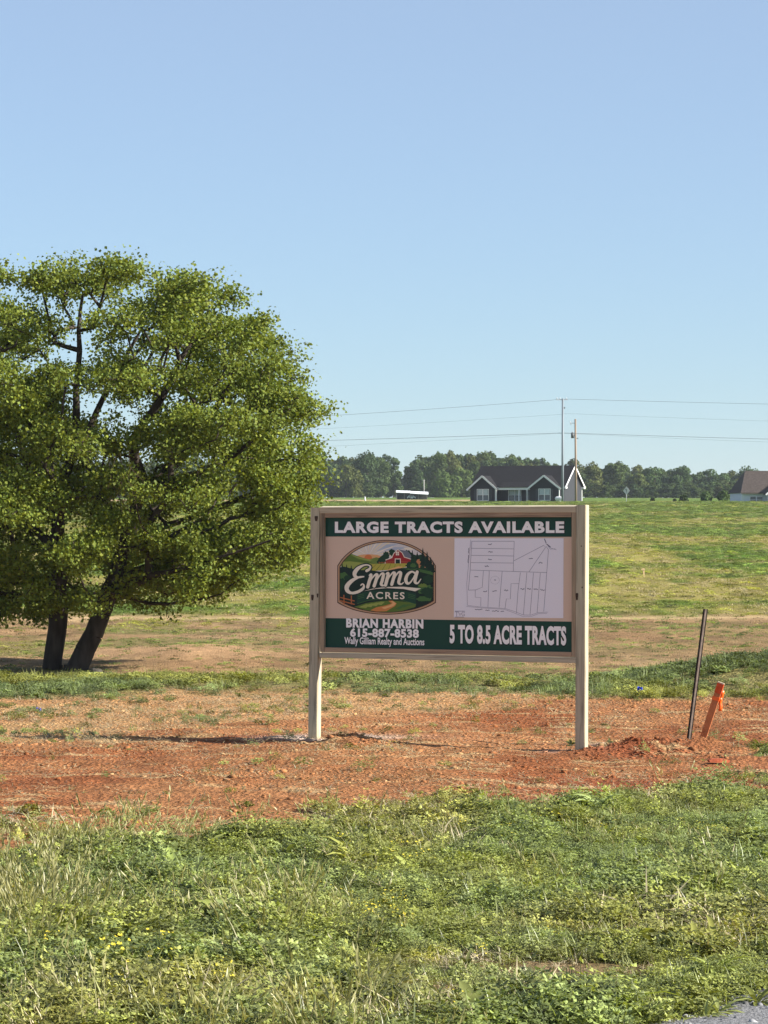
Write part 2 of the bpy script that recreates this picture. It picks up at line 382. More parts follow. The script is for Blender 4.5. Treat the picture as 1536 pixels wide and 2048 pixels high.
def blade(V, Fc, base, a, lean, l, w, seg=3, droop=1.2):
    p = np.array(base, float); th = lean; n0 = len(V); s = np.array([-math.sin(a), math.cos(a), 0.])
    for k in range(seg+1):
        ww = w*(1-(k/seg)**1.6)*.5+.0003
        V += [p-s*ww, p+s*ww]
        d = np.array([math.cos(a)*math.sin(th), math.sin(a)*math.sin(th), math.cos(th)]); p = p+d*l/seg; th += droop/seg*lean*1.6
    for k in range(seg): q = n0+2*k; Fc.append((q, q+1, q+3, q+2))
def make_tuft(seed, n=22, rad=.045, h=.15, w=.006, lean=(.08, .75)):
    r = np.random.default_rng(seed); V = []; Fc = []
    for i in range(n):
        a = r.uniform(0, 6.28); q = rad*math.sqrt(r.uniform()); b = r.uniform(0, 6.28)
        blade(V, Fc, (q*math.cos(b), q*math.sin(b), -.005), a, r.uniform(*lean), h*r.uniform(.55, 1.2), w*r.uniform(.7, 1.3))
    return np.array(V), np.array(Fc)
def make_seed_grass(seed, n=6):
    r = np.random.default_rng(seed); V = []; Fc = []
    for i in range(n):
        a = r.uniform(0, 6.28); l = r.uniform(.16, .32); le = r.uniform(.12, .45); b = r.uniform(0, 6.28)
        base = np.array([.03*math.cos(b), .03*math.sin(b), 0.]); blade(V, Fc, base, a, le, l, .003, 4, 1.6)
        tip = (V[-1]+V[-2])/2; d = np.array([math.cos(a)*.45, math.sin(a)*.45, .8])
        for k in range(5):
            e = tip+d*k*.012; aa = r.uniform(0, 6.28)
            leaflet(V, Fc, e-d*.02, d+.25*np.array([math.cos(aa), math.sin(aa), 0]), np.array([-math.sin(aa), math.cos(aa), 0]), .03, .007)
    return np.array(V), np.array(Fc)
def make_rosette(seed, n=9, l=.15, w=.04):
    r = np.random.default_rng(seed); V = []; Fc = []
    for i in range(n):
        a = i*6.28/n+r.uniform(-.3, .3); el = r.uniform(.35, 1.1); ll = l*r.uniform(.6, 1.15); s = np.array([-math.sin(a), math.cos(a), 0.]); p = np.zeros(3); n0 = len(V)
        for k in range(5):
            t = k/4; ww = w*math.sin(math.pi*min(1, .08+t*.92))*.5+.001
            V += [p-s*ww+np.array([0, 0, ww*.4]), p+np.zeros(3), p+s*ww+np.array([0, 0, ww*.4])]
            d = np.array([math.cos(a)*math.cos(el), math.sin(a)*math.cos(el), math.sin(el)]); p = p+d*ll/4; el -= .33
        for k in range(4):
            q = n0+3*k; Fc += [(q, q+1, q+4, q+3), (q+1, q+2, q+5, q+4)]
    return np.array(V), np.array(Fc)
def make_straw(seed, n=16, rad=.10, l=(.05, .14)):
    r = np.random.default_rng(seed); V = []; Fc = []
    for i in range(n):
        a = r.uniform(0, 6.28); q = rad*math.sqrt(r.uniform()); b = r.uniform(0, 6.28)
        blade(V, Fc, (q*math.cos(b), q*math.sin(b), .004+r.uniform(0, .012)), a, r.uniform(1.25, 1.6), r.uniform(*l), .0055, 2, .05)
    return np.array(V), np.array(Fc)
def make_clod(seed, flat=.6):
    r = np.random.default_rng(seed); bm = bmesh.new(); bmesh.ops.create_icosphere(bm, subdivisions=1, radius=1)
    V = np.array([v.co[:] for v in bm.verts])*r.uniform(.65, 1.25, (len(bm.verts), 1))*np.array([1, r.uniform(.7, 1), flat])
    Fc = np.array([[v.index for v in f.verts] for f in bm.faces]); bm.free(); return V, Fc
def make_yellow(seed):
    r = np.random.default_rng(seed); V = []; Fc = []
    for i in range(12):
        a = r.uniform(0, 6.28); q = .05*math.sqrt(r.uniform()); c = np.array([q*math.cos(a), q*math.sin(a), r.uniform(.06, .15)])
        for k in range(3):
            aa = r.uniform(0, 6.28); leaflet(V, Fc, c, np.array([math.cos(aa), math.sin(aa), .5]), np.array([-math.sin(aa), math.cos(aa), 0]), .010, .009)
    return np.array(V), np.array(Fc)
YEL = mat('yellow_petal', (.62, .52, .05), .6)

def tri_pts(n, y0, y1, margin=.12, power=1.0):
    """random spots on the ground of the wedge that the lens covers plus a margin on each side"""
    u = rng.uniform(size=n); y = (y0**(1+power)+(y1**(1+power)-y0**(1+power))*u)**(1/(1+power))
    x = rng.uniform(-768-1536*margin, 768+1536*margin, n)/F*y
    return x, y
def lay(x, y, smin, smax, tilt=.18, sz=None):
    n = len(x); z = terrain(x, y)
    rot = np.stack([rng.normal(0, tilt, n), rng.normal(0, tilt, n), rng.uniform(0, 6.28, n)], 1)
    s = rng.uniform(smin, smax, n); scl = np.stack([s, s, s*(sz if sz is not None else 1)], 1)
    return np.stack([x, y, z], 1), rot, scl
def grav_clear(x, y):
    return y > np.interp(x, [e[0] for e in EDGE], [e[1] for e in EDGE])+rng.normal(0, .11, len(x))-.05

# --- near weeds
protos = [proto('near_weed_kind_%02d' % k, *a) for k, a in enumerate(
    [(*make_clover(1, 54, .085, .07, .020), GREEN), (*make_clover(2, 74, .10, .09, .016), GREEN), (*make_clover(3, 36, .07, .06, .026), GREEN), (*make_clover(12, 44, .055, .13, .018), GREEN),
     (*make_tuft(4, 18, .06, .09, .0055, (.2, 1.1)), BLADE), (*make_tuft(5, 14, .05, .13, .0055, (.15, .9)), BLADE), (*make_seed_grass(6), BLADE), (*make_rosette(7), GREEN),
     (*make_rosette(8, 12, .20, .022), GREEN), (*make_straw(9), DRY), (*make_tuft(10, 18, .05, .12, .005, (.3, 1.3)), DRY), (*make_yellow(11), YEL)])]
x, y = tri_pts(84000, 9.9, 28, .10)
near, beyond, band, strip = zone_weights(x, y)
thin = 1-.75*sstep(.56, .68, fbm(x*1.1+31, y*.9, 92, 4))
keep = (rng.uniform(size=len(x)) < near**1.4*thin+.003) & grav_clear(x, y)
x, y, near = x[keep], y[keep], near[keep]
pts, rot, scl = lay(x, y, .70, 1.25)
n = len(x)
patchA = fbm(x*.9, y*.6, 91, 4); patchB = fbm(x*.7+50, y*.45, 93, 4); patchC = fbm(x*1.6, y*1.1, 95, 3); mound = fbm(x*1.3+9, y*1.0, 96, 3)
dryness = sstep(.53, .66, patchB)
for cx_, cy_, rx_, ry_ in ((.75, 12.0, .45, .45), (.20, 11.35, .35, .4), (1.35, 13.2, .45, .4), (.3, 12.2, .4, .3)): dryness = np.maximum(dryness, 1.3*np.exp(-(((x-cx_)/rx_)**2+((y-cy_)/ry_)**2)))
u = rng.uniform(size=n); pid = rng.choice([0, 1, 2, 3], n, p=[.34, .32, .2, .14])
g = sstep(.50, .66, patchA); sel = u < .30+.18*g; pid[sel] = rng.choice([4, 5], sel.sum(), p=[.7, .3])
sh_ = sstep(.58, .72, fbm(x*.8+20, y*.6, 98, 3))*.04+.10*np.exp(-(((x+2.0)/.45)**2+((y-13.5)/2.2)**2)); sel = (u > .49) & (u < .492+sh_); pid[sel] = 6
sel = (u > .58) & (u < .590+.03*sstep(.5, .7, patchC)); pid[sel] = rng.choice([7, 8], sel.sum())
sel = (u > .63-.25*np.clip(dryness-.7, 0, 1)) & (u < .67+.30*dryness); pid[sel] = rng.choice([9, 10], sel.sum())
sel = (u > .95) & (u < .9505+.015*sstep(.62, .72, fbm(x*1.1, y*.8, 97, 3))); pid[sel] = 11
v1 = np.clip(np.exp(rng.normal(0, .46, n)), .4, 1.9); warm = sstep(.38, .64, patchC)
tint = np.stack([v1*(.88+.18*warm+.20*dryness), v1*(1.0+.08*warm+.04*dryness), v1*(.92-.1*warm+.2*rng.uniform(-1, 1, n))], 1)
dr = (pid >= 9); tint[dr] = (rng.uniform(.65, 1.25, dr.sum())[:, None])*np.array([[1, 1, 1]])
sd = pid == 6; tint[sd] = rng.uniform(.8, 1.3, sd.sum())[:, None]*np.array([[1.45, 1.25, 1.3]])
scl *= ((.62+.38*sstep(.2, .9, near))*(.65+.75*sstep(.3, .7, mound)))[:, None]
scatter('foreground_weeds', protos, pts, rot, scl, pid, tint, 'tangled green clover, grass and dock covering the verge in the foreground', 'weeds')

# --- weed band behind the bare strip, and sparse weeds on the strip
protos = [proto('band_weed_kind_%02d' % k, *a) for k, a in enumerate(
    [(*make_clover(21, 42, .13, .11, .040), GREEN), (*make_clover(22, 50, .15, .14, .034), GREEN), (*make_tuft(23, 26, .10, .17, .010), GREEN),
     (*make_tuft(24, 20, .08, .13, .009, (.3, 1.2)), DRY), (*make_rosette(25, 10, .16, .05), GREEN), (*make_straw(26, 20, .16), DRY)])]
x, y = tri_pts(30000, 24.5, 47, .12)
near, beyond, band, strip = zone_weights(x, y)
sparse = sstep(.52, .66, fbm(x*1.1, y*.8, 101, 4))
rightbank = sstep(2.6, 5, x)*sstep(33, 36, y)
dens = np.clip(band*(.08+.50*sstep(.38, .64, fbm(x*.9, y*.6, 103, 4))+.45*rightbank)+strip*(.05+.36*sparse)+.0025*(1-near), 0, 1)*(1-near)
keep = rng.uniform(size=len(x)) < dens
x, y, band, strip, rb = x[keep], y[keep], band[keep], strip[keep], rightbank[keep]
n = len(x); pts, rot, scl = lay(x, y, .6, 1.15)
scl *= (.45+.32*band+.40*rb*rng.uniform(0, 1, n))[:, None]
pid = rng.choice([0, 1, 2, 4], n, p=[.38, .34, .22, .06]); u = rng.uniform(size=n)
sel = u < .08+.30*strip; pid[sel] = rng.choice([3, 5], sel.sum())
v1 = rng.uniform(.6, 1.15, n)*(1-.25*rb); warm = sstep(.4, .65, fbm(x*.6, y*.4, 105, 3))
v1 = v1*np.exp(rng.normal(0, .25, n))
tint = np.stack([v1*(.85+.40*warm), v1*(.98+.2*warm), v1*(1.0-.2*warm)], 1)
dr = (pid == 3) | (pid == 5); tint[dr] = rng.uniform(.45, .85, dr.sum())[:, None]*np.ones((1, 3))
scatter('swale_edge_weeds', protos, pts, rot, scl, pid, tint, 'low green weeds along the edge of the swale behind the sign', 'weeds')

# --- straw and clods on the bare clay
protos = [proto('litter_kind_%02d' % k, *a) for k, a in enumerate(
    [(*make_straw(31, 9, .10, (.02, .06)), DRY), (*make_straw(32, 12, .14, (.03, .08)), DRY), (*make_clod(33), CLOD), (*make_clod(34, .5), CLOD), (*make_clod(35, .75), CLOD)])]
x, y = tri_pts(105000, 15, 34.5, .10)
near, beyond, band, strip = zone_weights(x, y)
bare = (1-near)*(1-band)
st = sstep(.50, .66, fbm(x*1.6, y*7.5, 57, 4))
heapw = np.exp(-(((x-2.2)/.8)**2+((y-24.4)/.6)**2))+np.exp(-(((x+.3)/.5)**2+((y-25)/.35)**2))
u = rng.uniform(size=len(x))
lump = sstep(.45, .66, fbm(x*.9, y*.7, 111, 4))
keep = u < bare*(.10+.40*lump+.30*st+.5*heapw)
x, y, st, heapw, strip = x[keep], y[keep], st[keep], heapw[keep], strip[keep]; n = len(x)
pts, rot, scl = lay(x, y, .6, 1.2)
isclod = rng.uniform(size=n) > .07+.26*st+.25*strip-.1*heapw
pid = np.where(isclod, rng.integers(2, 5, n), rng.integers(0, 2, n))
size = np.exp(rng.normal(math.log(.0072), .55, n))*(1+1.6*heapw*rng.uniform(0, 1, n)**2); size = np.clip(size, .004, .034)
scl[isclod] = size[isclod][:, None]*np.array([[1, 1, 1]])
gc = ground_color(x, y)
tint = np.where(isclod[:, None], gc*rng.uniform(.6, 1.1, n)[:, None], rng.uniform(.45, .95, n)[:, None]*np.array([[1, .93, .84]]))
scatter('clay_clods_and_straw', protos, pts, rot, scl, pid, tint, 'loose clay clods and dry straw strewn over the bare red strip', 'debris')

# --- tufts on the swale slope and in the far field
protos = [proto('field_tuft_kind_%02d' % k, *a) for k, a in enumerate(
    [(*make_tuft(41, 26, .30, .20, .030, (.1, .9)), GREEN), (*make_clover(42, 34, .34, .14, .09), GREEN), (*make_tuft(43, 26, .32, .17, .026, (.3, 1.2)), DRY), (*make_clover(44, 30, .45, .10, .07), GREEN)])]
x, y = tri_pts(95000, 56, 400, .10, power=.35)
m1 = fbm(x*.085, y*.045, 71, 5); m2 = fbm(x*.5, y*.16, 73, 4)
dry = sstep(.46, .66, .55*m1+.45*m2+.03*(sstep(80, 130, y)-sstep(230, 330, y)*2.6))
field = sstep(85, 88, y); px, _ = flat_pv(x, y); leftw = sstep(900, 300, px)
sg = sstep(.45, .62, fbm(x*.45, y*.30, 65, 4))
dens = field*(.55+.45*(1-dry))+(1-field)*(.55+.45*sg*(.35+.65*leftw)); dens = dens*(1-np.exp(-((y-84.5)/1.2)**2))
keep = rng.uniform(size=len(x)) < dens; x, y, dry, field, sg_k = x[keep], y[keep], dry[keep], field[keep], sg[keep]; n = len(x)
pts, rot, scl = lay(x, y, .55, 1.1, .1)
scl *= (.45+.35*sstep(70, 100, y)+.9*sstep(120, 400, y))[:, None]; scl[:, 2] *= .75-.40*sstep(150, 380, y)
pid = rng.choice([0, 1, 3], n); u = rng.uniform(size=n); sel = u < np.where(field > .5, .10+.55*dry, .62-.35*(sg_k > .5)); pid[sel] = 2
v1 = np.exp(rng.normal(-.12, .40, n))
tint = np.stack([v1*(.80+.5*dry), v1*(1.0+.2*dry), v1*.60], 1)
dr = pid == 2; tint[dr] = rng.uniform(.6, 1.05, dr.sum())[:, None]*np.array([[1, .97, .82]])
ds = dr & (field < .5); tint[ds] = rng.uniform(.30, .95, ds.sum())[:, None]*np.array([[1, .84, .72]])
scatter('field_grass', protos, pts, rot, scl, pid, tint, 'patchy green and straw grass of the field rising to the houses', 'grass')

# --- loose gravel stones
protos = [proto('gravel_kind_%02d' % k, *make_clod(60+k, .6), CLOD) for k in range(3)]
xx = rng.uniform(.2, 3.2, 9000); yy = rng.uniform(9.9, 13, 9000)
top = np.interp(xx, [e[0] for e in EDGE], [e[1] for e in EDGE]); keep = yy < top+rng.normal(0, .06, len(xx))
xx, yy = xx[keep], yy[keep]; pts, rot, scl = lay(xx, yy, 1, 1, .5); pts[:, 2] += .012
scl *= np.clip(np.exp(rng.normal(math.log(.009), .4, len(xx))), .004, .022)[:, None]
tint = rng.uniform(.10, .36, len(xx))[:, None]*np.array([[1, 1, 1.02]])
scatter('gravel_stones', protos, pts, rot, scl, rng.integers(0, 3, len(xx)), tint, 'loose grey gravel stones on the road shoulder', 'gravel')

# ------------------------------------------------------------------ the big tree
def tube_chain(pts, radii):
    return [(pts[i], radii[i], pts[i+1], radii[i+1]) for i in range(len(pts)-1)]
def big_tree():
    Y0 = 60.0; r = np.random.default_rng(5)
    base = P(135, 1350, Y0); gz_ = float(terrain(np.array([base.x]), np.array([Y0]))[0])
    root = empty('broadleaf_tree', (base.x, Y0, gz_), 0, 'large two-trunked green tree behind the bare clay strip', 'tree')
    O = np.array([base.x, Y0, gz_])
    W = lambda px, v, dy=0: np.array(P(px, v, Y0))+np.array([0, dy, 0])
    nodes = []; par = []; rad0 = []
    def chain(pts, r0, r1, parent=-1):
        ids = []
        pp = [np.array(p) for p in pts]
        # subdivide with small wander
        q = [pp[0]]
        for i in range(len(pp)-1):
            k = max(1, int(np.linalg.norm(pp[i+1]-pp[i])/.35))
            for j in range(1, k+1):
                w = r.normal(0, .035, 3) if j < k else 0
                q.append(pp[i]+(pp[i+1]-pp[i])*j/k+w)
        if parent >= 0: q = q[1:]
        for i, p in enumerate(q):
            nodes.append(p); par.append(parent if i == 0 else len(nodes)-2); t = i/max(1, len(q)-1); rad0.append(r0+(r1-r0)*t); ids.append(len(nodes)-1)
        return ids
    tA = chain([W(104, 1375), W(108, 1300), W(118, 1215), W(112, 1100, .1), W(125, 980, .2), W(150, 850, .2), W(158, 700, .1), W(165, 590, 0)], .20, .03)
    tB = chain([W(148, 1375, -.2), W(172, 1300, -.2), W(205, 1225, -.2), W(235, 1150, -.1), W(255, 1070, 0), W(285, 980, .1)], .245, .12)
    def near_id(ids, p): return min(ids, key=lambda i: np.linalg.norm(nodes[i]-p))
    e = tB[-1]
    chain([nodes[e], W(330, 940, .4), W(400, 870, .8), W(455, 760, 1.0), W(500, 670, 1.0)], .12, .03, e)
    l2 = chain([nodes[e], W(270, 880, -.4), W(330, 800, -.9), W(390, 690, -1.0), W(420, 600, -.8)], .12, .03, e)
    l3 = chain([nodes[e], W(350, 965, -.6), W(440, 930, -1.2), W(530, 870, -1.4), W(600, 800, -1.2)], .09, .025, e)
    b1 = near_id(tB, W(250, 1090)); chain([nodes[b1], W(330, 1050, .8), W(440, 1010, 1.3), W(560, 960, 1.5)], .08, .02, b1)
    b2 = near_id(tB, W(228, 1170)); chain([nodes[b2], W(280, 1165, -.8), W(360, 1140, -1.8), W(460, 1110, -2.4), W(550, 1080, -2.6)], .07, .02, b2)
    b3 = near_id(tB, W(215, 1200)); chain([nodes[b3], W(300, 1205, -.5), W(380, 1200, -1.0), W(450, 1185, -1.4)], .05, .015, b3)
    a1 = near_id(tA, W(112, 1110)); chain([nodes[a1], W(60, 1050, .4), W(-20, 980, .8), W(-110, 900, 1.0)], .09, .02, a1)
    a2 = near_id(tA, W(120, 1010)); chain([nodes[a2], W(60, 920, -.6), W(20, 800, -1.2), W(-20, 690, -1.2)], .09, .02, a2)
    a3 = near_id(tA, W(140, 900)); chain([nodes[a3], W(200, 790, .8), W(250, 690, 1.2), W(290, 600, 1.0)], .08, .02, a3)
    a4 = near_id(tA, W(116, 1200)); chain([nodes[a4], W(70, 1190, -.8), W(10, 1180, -1.6), W(-70, 1150, -2.2)], .06, .02, a4)
    a5 = near_id(tA, W(113, 1120)); chain([nodes[a5], W(130, 1060, -1.0), W(150, 1000, -2.0), W(120, 940, -2.8)], .07, .02, a5)
    lobes = [(150, 560, 95, 45), (70, 575, 55, 40), (290, 580, 85, 48), (400, 592, 75, 50), (40, 660, 80, 65), (170, 660, 70, 32), (340, 665, 100, 60), (480, 670, 75, 60),
             (560, 705, 38, 38), (565, 785, 65, 65), (440, 770, 100, 70), (270, 760, 95, 55), (80, 775, 110, 65), (590, 850, 52, 60), (490, 875, 100, 70), (340, 870, 110, 65), (160, 890, 120, 65),
             (10, 880, 100, 80), (604, 935, 38, 55), (530, 975, 90, 60), (390, 985, 100, 55), (230, 1000, 110, 60), (60, 1010, 120, 70), (470, 1075, 110, 48), (340, 1105, 100, 48),
             (190, 1105, 95, 55), (40, 1120, 110, 70), (575, 1050, 45, 55), (540, 1110, 45, 35), (110, 1190, 60, 38), (602, 1000, 40, 55), (545, 1060, 70, 48), (470, 1130, 85, 38), (360, 1160, 90, 34), (230, 1185, 65, 34), (70, 1215, 80, 32), (-20, 1060, 60, 60), (10, 1200, 70, 38), (300, 1180, 90, 30), (410, 1170, 80, 30),
             (-80, 720, 80, 80), (-130, 850, 90, 90), (-140, 1000, 90, 90), (-90, 1130, 80, 70)]
    att = []
    for (cx, cy, rx, rw) in lobes:
        t = 1-((cx-235)/450)**2-((cy-860)/420)**2*.85
        dep = 3.9*math.sqrt(max(.04, t))
        offs = [0] if dep < 1.2 else ([-.75, .0, .75] if dep > 3.0 else [-.55, .55])
        for o_ in offs:
            dy = o_*dep+r.normal(0, .25); sh = 1-.22*abs(o_)
            for _ in range(max(2, int(rx*rw/930+.6))):          # boughs: flattened bunches with air between them
                d = r.normal(size=3); d /= np.linalg.norm(d); q = r.uniform(.35, .95)**.5
                bc = np.array(P(cx+d[0]*q*rx*sh, cy+d[2]*q*rw*sh, Y0))+np.array([0, dy+d[1]*q*.9, 0]); br = r.uniform(.26, .46)
                for _k in range(int(r.integers(5, 9))):
                    e = r.normal(size=3); e /= np.linalg.norm(e); att.append(bc+e*r.uniform(.3, 1)*br*np.array([1, 1, .65])*(1.7 if r.uniform() < .22 else 1))
    att = np.array(att)
    # no leaves where the photo shows open sky between limbs
    keep = np.ones(len(att), bool)
    for (hx, hy, hr) in ((150, 612, 34), (215, 622, 34), (205, 688, 34), (85, 620, 28), (195, 850, 24), (270, 845, 22), (300, 640, 20), (340, 780, 18), (400, 800, 16)):
        h = np.array(P(hx, hy, Y0)); keep &= ~((np.abs(att[:, 0]-h[0]) < hr/93) & (np.abs(att[:, 2]-h[2]) < hr/93*.8))
    att = att[keep]
    order = np.argsort(np.linalg.norm(att-np.array(W(210, 1000)), axis=1))
    tips = []; NA = np.array(nodes); plen = np.zeros(len(nodes))
    for i in range(len(nodes)):
        if par[i] >= 0: plen[i] = plen[par[i]]+np.linalg.norm(nodes[i]-nodes[par[i]])
    NL = [*NA]; PLn = list(plen)
    buf = np.zeros((60000, 3)); buf[:len(NA)] = NA; pb = np.zeros(60000); pb[:len(NA)] = plen; cnt = len(NA)
    for k in order:
        p = att[k]; d = np.linalg.norm(buf[:cnt]-p, axis=1)
        cost = d+.18*pb[:cnt]+np.where(buf[:cnt, 2] > p[2]+.3, .35, 0); j = int(np.argmin(cost)); L_ = d[j]
        m = max(2, int(L_/.30)); prev = j; mid = r.normal(0, .06, 3)*L_+np.array([0, 0, .06*L_])
        for s in range(1, m+1):
            t = s/m; q = buf[j]+(p-buf[j])*t+mid*4*t*(1-t)*.5
            buf[cnt] = q; pb[cnt] = pb[prev]+L_/m; par.append(prev); rad0.append(0); nodes.append(q); prev = cnt; cnt += 1
        tips.append(prev)
    NN = buf[:cnt]; par_a = np.array(par); load = np.zeros(cnt)
    for t in tips: load[t] += 1
    for i in range(cnt-1, -1, -1):
        if par_a[i] >= 0: load[par_a[i]] += load[i]
    rad = np.maximum(np.array(rad0), .0065*np.maximum(load, 1)**.46)
    main = []; twigs = []
    for i in range(cnt):
        j = par_a[i]
        if j < 0: continue
        seg = (NN[j]-O, min(rad[j], rad[i]*1.6 if rad0[i] == 0 else rad[j]), NN[i]-O, rad[i])
        (main if rad[i] > .045 else twigs).append(seg)
    bark = mat('bark_dark', (.050, .040, .032), .9, .15, .5, 6, .9, 40, stretch=(1, 1, .25))
    # flared feet
    for (px, rr) in ((104, .205), (148, .23)):
        p = W(px, 1362, -.2 if px > 120 else 0)-O; main.append((p+np.array([0, 0, -.35]), rr*1.5, p+np.array([.03, 0, .35]), rr*1.0))
    V, Fc = tubes(main, 9); o = np_mesh('trunk', V, Fc, bark, True); o.parent = root
    V, Fc = tubes(twigs, 4); o = np_mesh('branches', V, Fc, bark, True); o.parent = root
    # leaves: clusters at the tips and along the outer twigs
    C = []; 
    for t in tips:
        k = int(r.integers(36, 68)); s = r.uniform(.09, .18)
        d = np.clip(r.normal(size=(k, 3)), -2.3, 2.3); C.append(NN[t]+d*np.array([s*1.3, s*1.3, s*.8])+np.array([0, 0, .03]))
        # a few on the twig behind the tip
        j = par_a[t]
        for _ in range(2):
            if j >= 0 and rad[j] < .03: C.append(NN[j]+r.normal(size=(7, 3))*.12); j = par_a[j]
    cl_t = []
    for arr in C: cl_t.append(np.full(len(arr), math.exp(r.normal(0, .16))))
    C = np.concatenate(C)-O; cl_t = np.concatenate(cl_t); n = len(C)
    nrm = r.normal(size=(n, 3))*.75+np.array([.15, -.1, .55]); nrm /= np.linalg.norm(nrm, axis=1, keepdims=True)
    t = r.normal(size=(n, 3)); t -= nrm*(t*nrm).sum(1, keepdims=True); t /= np.linalg.norm(t, axis=1, keepdims=True); b_ = np.cross(nrm, t)
    sz = r.uniform(.040, .082, n)[:, None]
    # kite-shaped leaf folded along its midrib: 2 quads
    v0 = C-t*sz*.5; v1 = C+b_*sz*.52+nrm*sz*.14-t*sz*.05; v2 = C+t*sz*.62-nrm*sz*.12; v3 = C-b_*sz*.52+nrm*sz*.14-t*sz*.05; vm = C+t*sz*.08-nrm*sz*.02
    V = np.stack([v0, v1, v2, v3, vm], 1).reshape(-1, 3)
    Fc = (np.array([[0, 1, 2, 4], [0, 4, 2, 3]])[None]+(np.arange(n)*5)[:, None, None]).reshape(-1, 4)
    hue = r.uniform(0, 1, n); v_ = cl_t*r.uniform(.82, 1.2, n)
    tint = np.stack([v_*(.85+.35*hue), v_*(.95+.1*hue), v_*(1.0-.3*hue)], 1)
    m = leaf_mat('tree_leaf', (.155, .198, .038), .28, .6, .18)
    o = np_mesh('crown', V, Fc, m, attrs={'tint': ('FACE', np.repeat(tint, 2, 0))}); o.parent = root
    # brown dead twig clump hanging in the crown
    c = W(275, 975, -3.3)-O; segs = []
    for k in range(55):
        p = c+np.array([r.normal(0, .22), r.normal(0, .25), r.uniform(-.25, .70)]); q = p+np.array([r.normal(.04, .16), r.normal(0, .12), -r.uniform(.08, .40)])
        segs.append((p, .006, q, .003))
    V, Fc = tubes(segs, 4); o = np_mesh('dead_twigs', V, Fc, mat('dead_twig', (.085, .058, .038), .9, .1)); o.parent = root
    o['label'] = 'brown clump of dead hanging twigs'; o['kind'] = 'stuff'
big_tree()

# ------------------------------------------------------------------ far trees
FAR_LEAF = leaf_mat('far_leaf', (.078, .108, .042), .25, .7, .1)
FAR_BARK = mat('far_bark', (.09, .075, .06), .9, .1, .3, 3)
def far_crown(seed, H, Wd, shape='round', n=2600, leaf=.42, low=.10):
    """crown of leaf-clump faces; returns verts, quads, tint"""
    r = np.random.default_rng(seed); lob = []
    for k in range(16 if shape != 'cone' else 14):
        if shape == 'cone':
            t = k/13; z = H*(low+.88*t); rr = Wd*.5*(1-t)**.85+.25; a = r.uniform(0, 6.28); lob.append((rr*.35*math.cos(a), rr*.35*math.sin(a), z, rr*.75+.2, H*.085))
        else:
            t = r.uniform(0, 1); z = H*(low+.12+(.80-low)*t); prof = math.sin(math.pi*min(1, .22+.72*t))**.7 if shape == 'round' else math.sin(math.pi*min(1, .15+.7*t))**.5
            a = r.uniform(0, 6.28); q = Wd*.5*prof*r.uniform(.35, .72); s = Wd*r.uniform(.15, .26); lob.append((q*math.cos(a), q*math.sin(a), z, s, s*r.uniform(.7, 1.0)))
    if shape != 'cone': lob.append((0, 0, H*.90, Wd*.17, H*.085)); lob.append((0, 0, H*.55, Wd*.30, H*.25))
    w = np.array([l[3]**2 for l in lob]); li = r.choice(len(lob), n, p=w/w.sum()); Lb = np.array(lob)[li]
    d = r.normal(size=(n, 3)); d /= np.linalg.norm(d, axis=1, keepdims=True); q = r.uniform(.4, 1.05, n)[:, None]**.6
    C = Lb[:, :3]+d*q*np.stack([Lb[:, 3], Lb[:, 3], Lb[:, 4]], 1)
    nr_ = d+r.normal(size=(n, 3))*.45; nr_ /= np.linalg.norm(nr_, axis=1, keepdims=True)
    t = r.normal(size=(n, 3)); t -= nr_*(t*nr_).sum(1, keepdims=True); t /= np.linalg.norm(t, axis=1, keepdims=True); b_ = np.cross(nr_, t)
    s = leaf*r.uniform(.6, 1.3, n)[:, None]
    V = np.stack([C-t*s*.6, C+b_*s*.5, C+t*s*.6, C-b_*s*.5], 1).reshape(-1, 3); Fc = np.arange(4*n).reshape(-1, 4)
    lt = r.uniform(.75, 1.25, len(lob))[li]*r.uniform(.8, 1.25, n); return V, Fc, lt
def far_tree_mesh(seed, H, Wd, shape, tone, n=2600, leaf=.42, low=.10):
    V, Fc, lt = far_crown(seed, H, Wd, shape, n, leaf, low)
    o = np_mesh('crown', V, Fc, FAR_LEAF, link=False, attrs={'tint': ('FACE', lt[:, None]*np.array([tone]))}); cm = o.data; bpy.data.objects.remove(o)
    r = np.random.default_rng(seed+900); segs = [((0, 0, -.6), Wd*.035, (r.normal(0, .1), 0, H*.45), Wd*.022), ((0, 0, H*.45), Wd*.022, (r.normal(0, .3), r.normal(0, .3), H*.85), Wd*.008)]
    for k in range(5):
        a = r.uniform(0, 6.28); z = H*r.uniform(.25, .55); segs.append(((0, 0, z), Wd*.015, (Wd*.3*math.cos(a), Wd*.3*math.sin(a), z+H*.18), Wd*.006))
    V, Fc = tubes(segs, 6); o = np_mesh('trunk', V, Fc, FAR_BARK, True, link=False); tm = o.data; bpy.data.objects.remove(o)
    return cm, tm
def place_tree(meshes, px, y, label, name='woodland_tree', scale=1.0, sx=1.0, rz=0, group='trees at the wood edge', cat='tree'):
    x = (px-768)*y/F; z = float(terrain(np.array([x]), np.array([y]))[0])
    root = empty(name, (x, y, z-.1), rz, label, cat, group); root.scale = (scale*sx, scale*sx, scale)
    for nm, me in zip(('crown', 'trunk'), meshes):
        o = bpy.data.objects.new(nm, me); COL.objects.link(o); o.parent = root
    return root
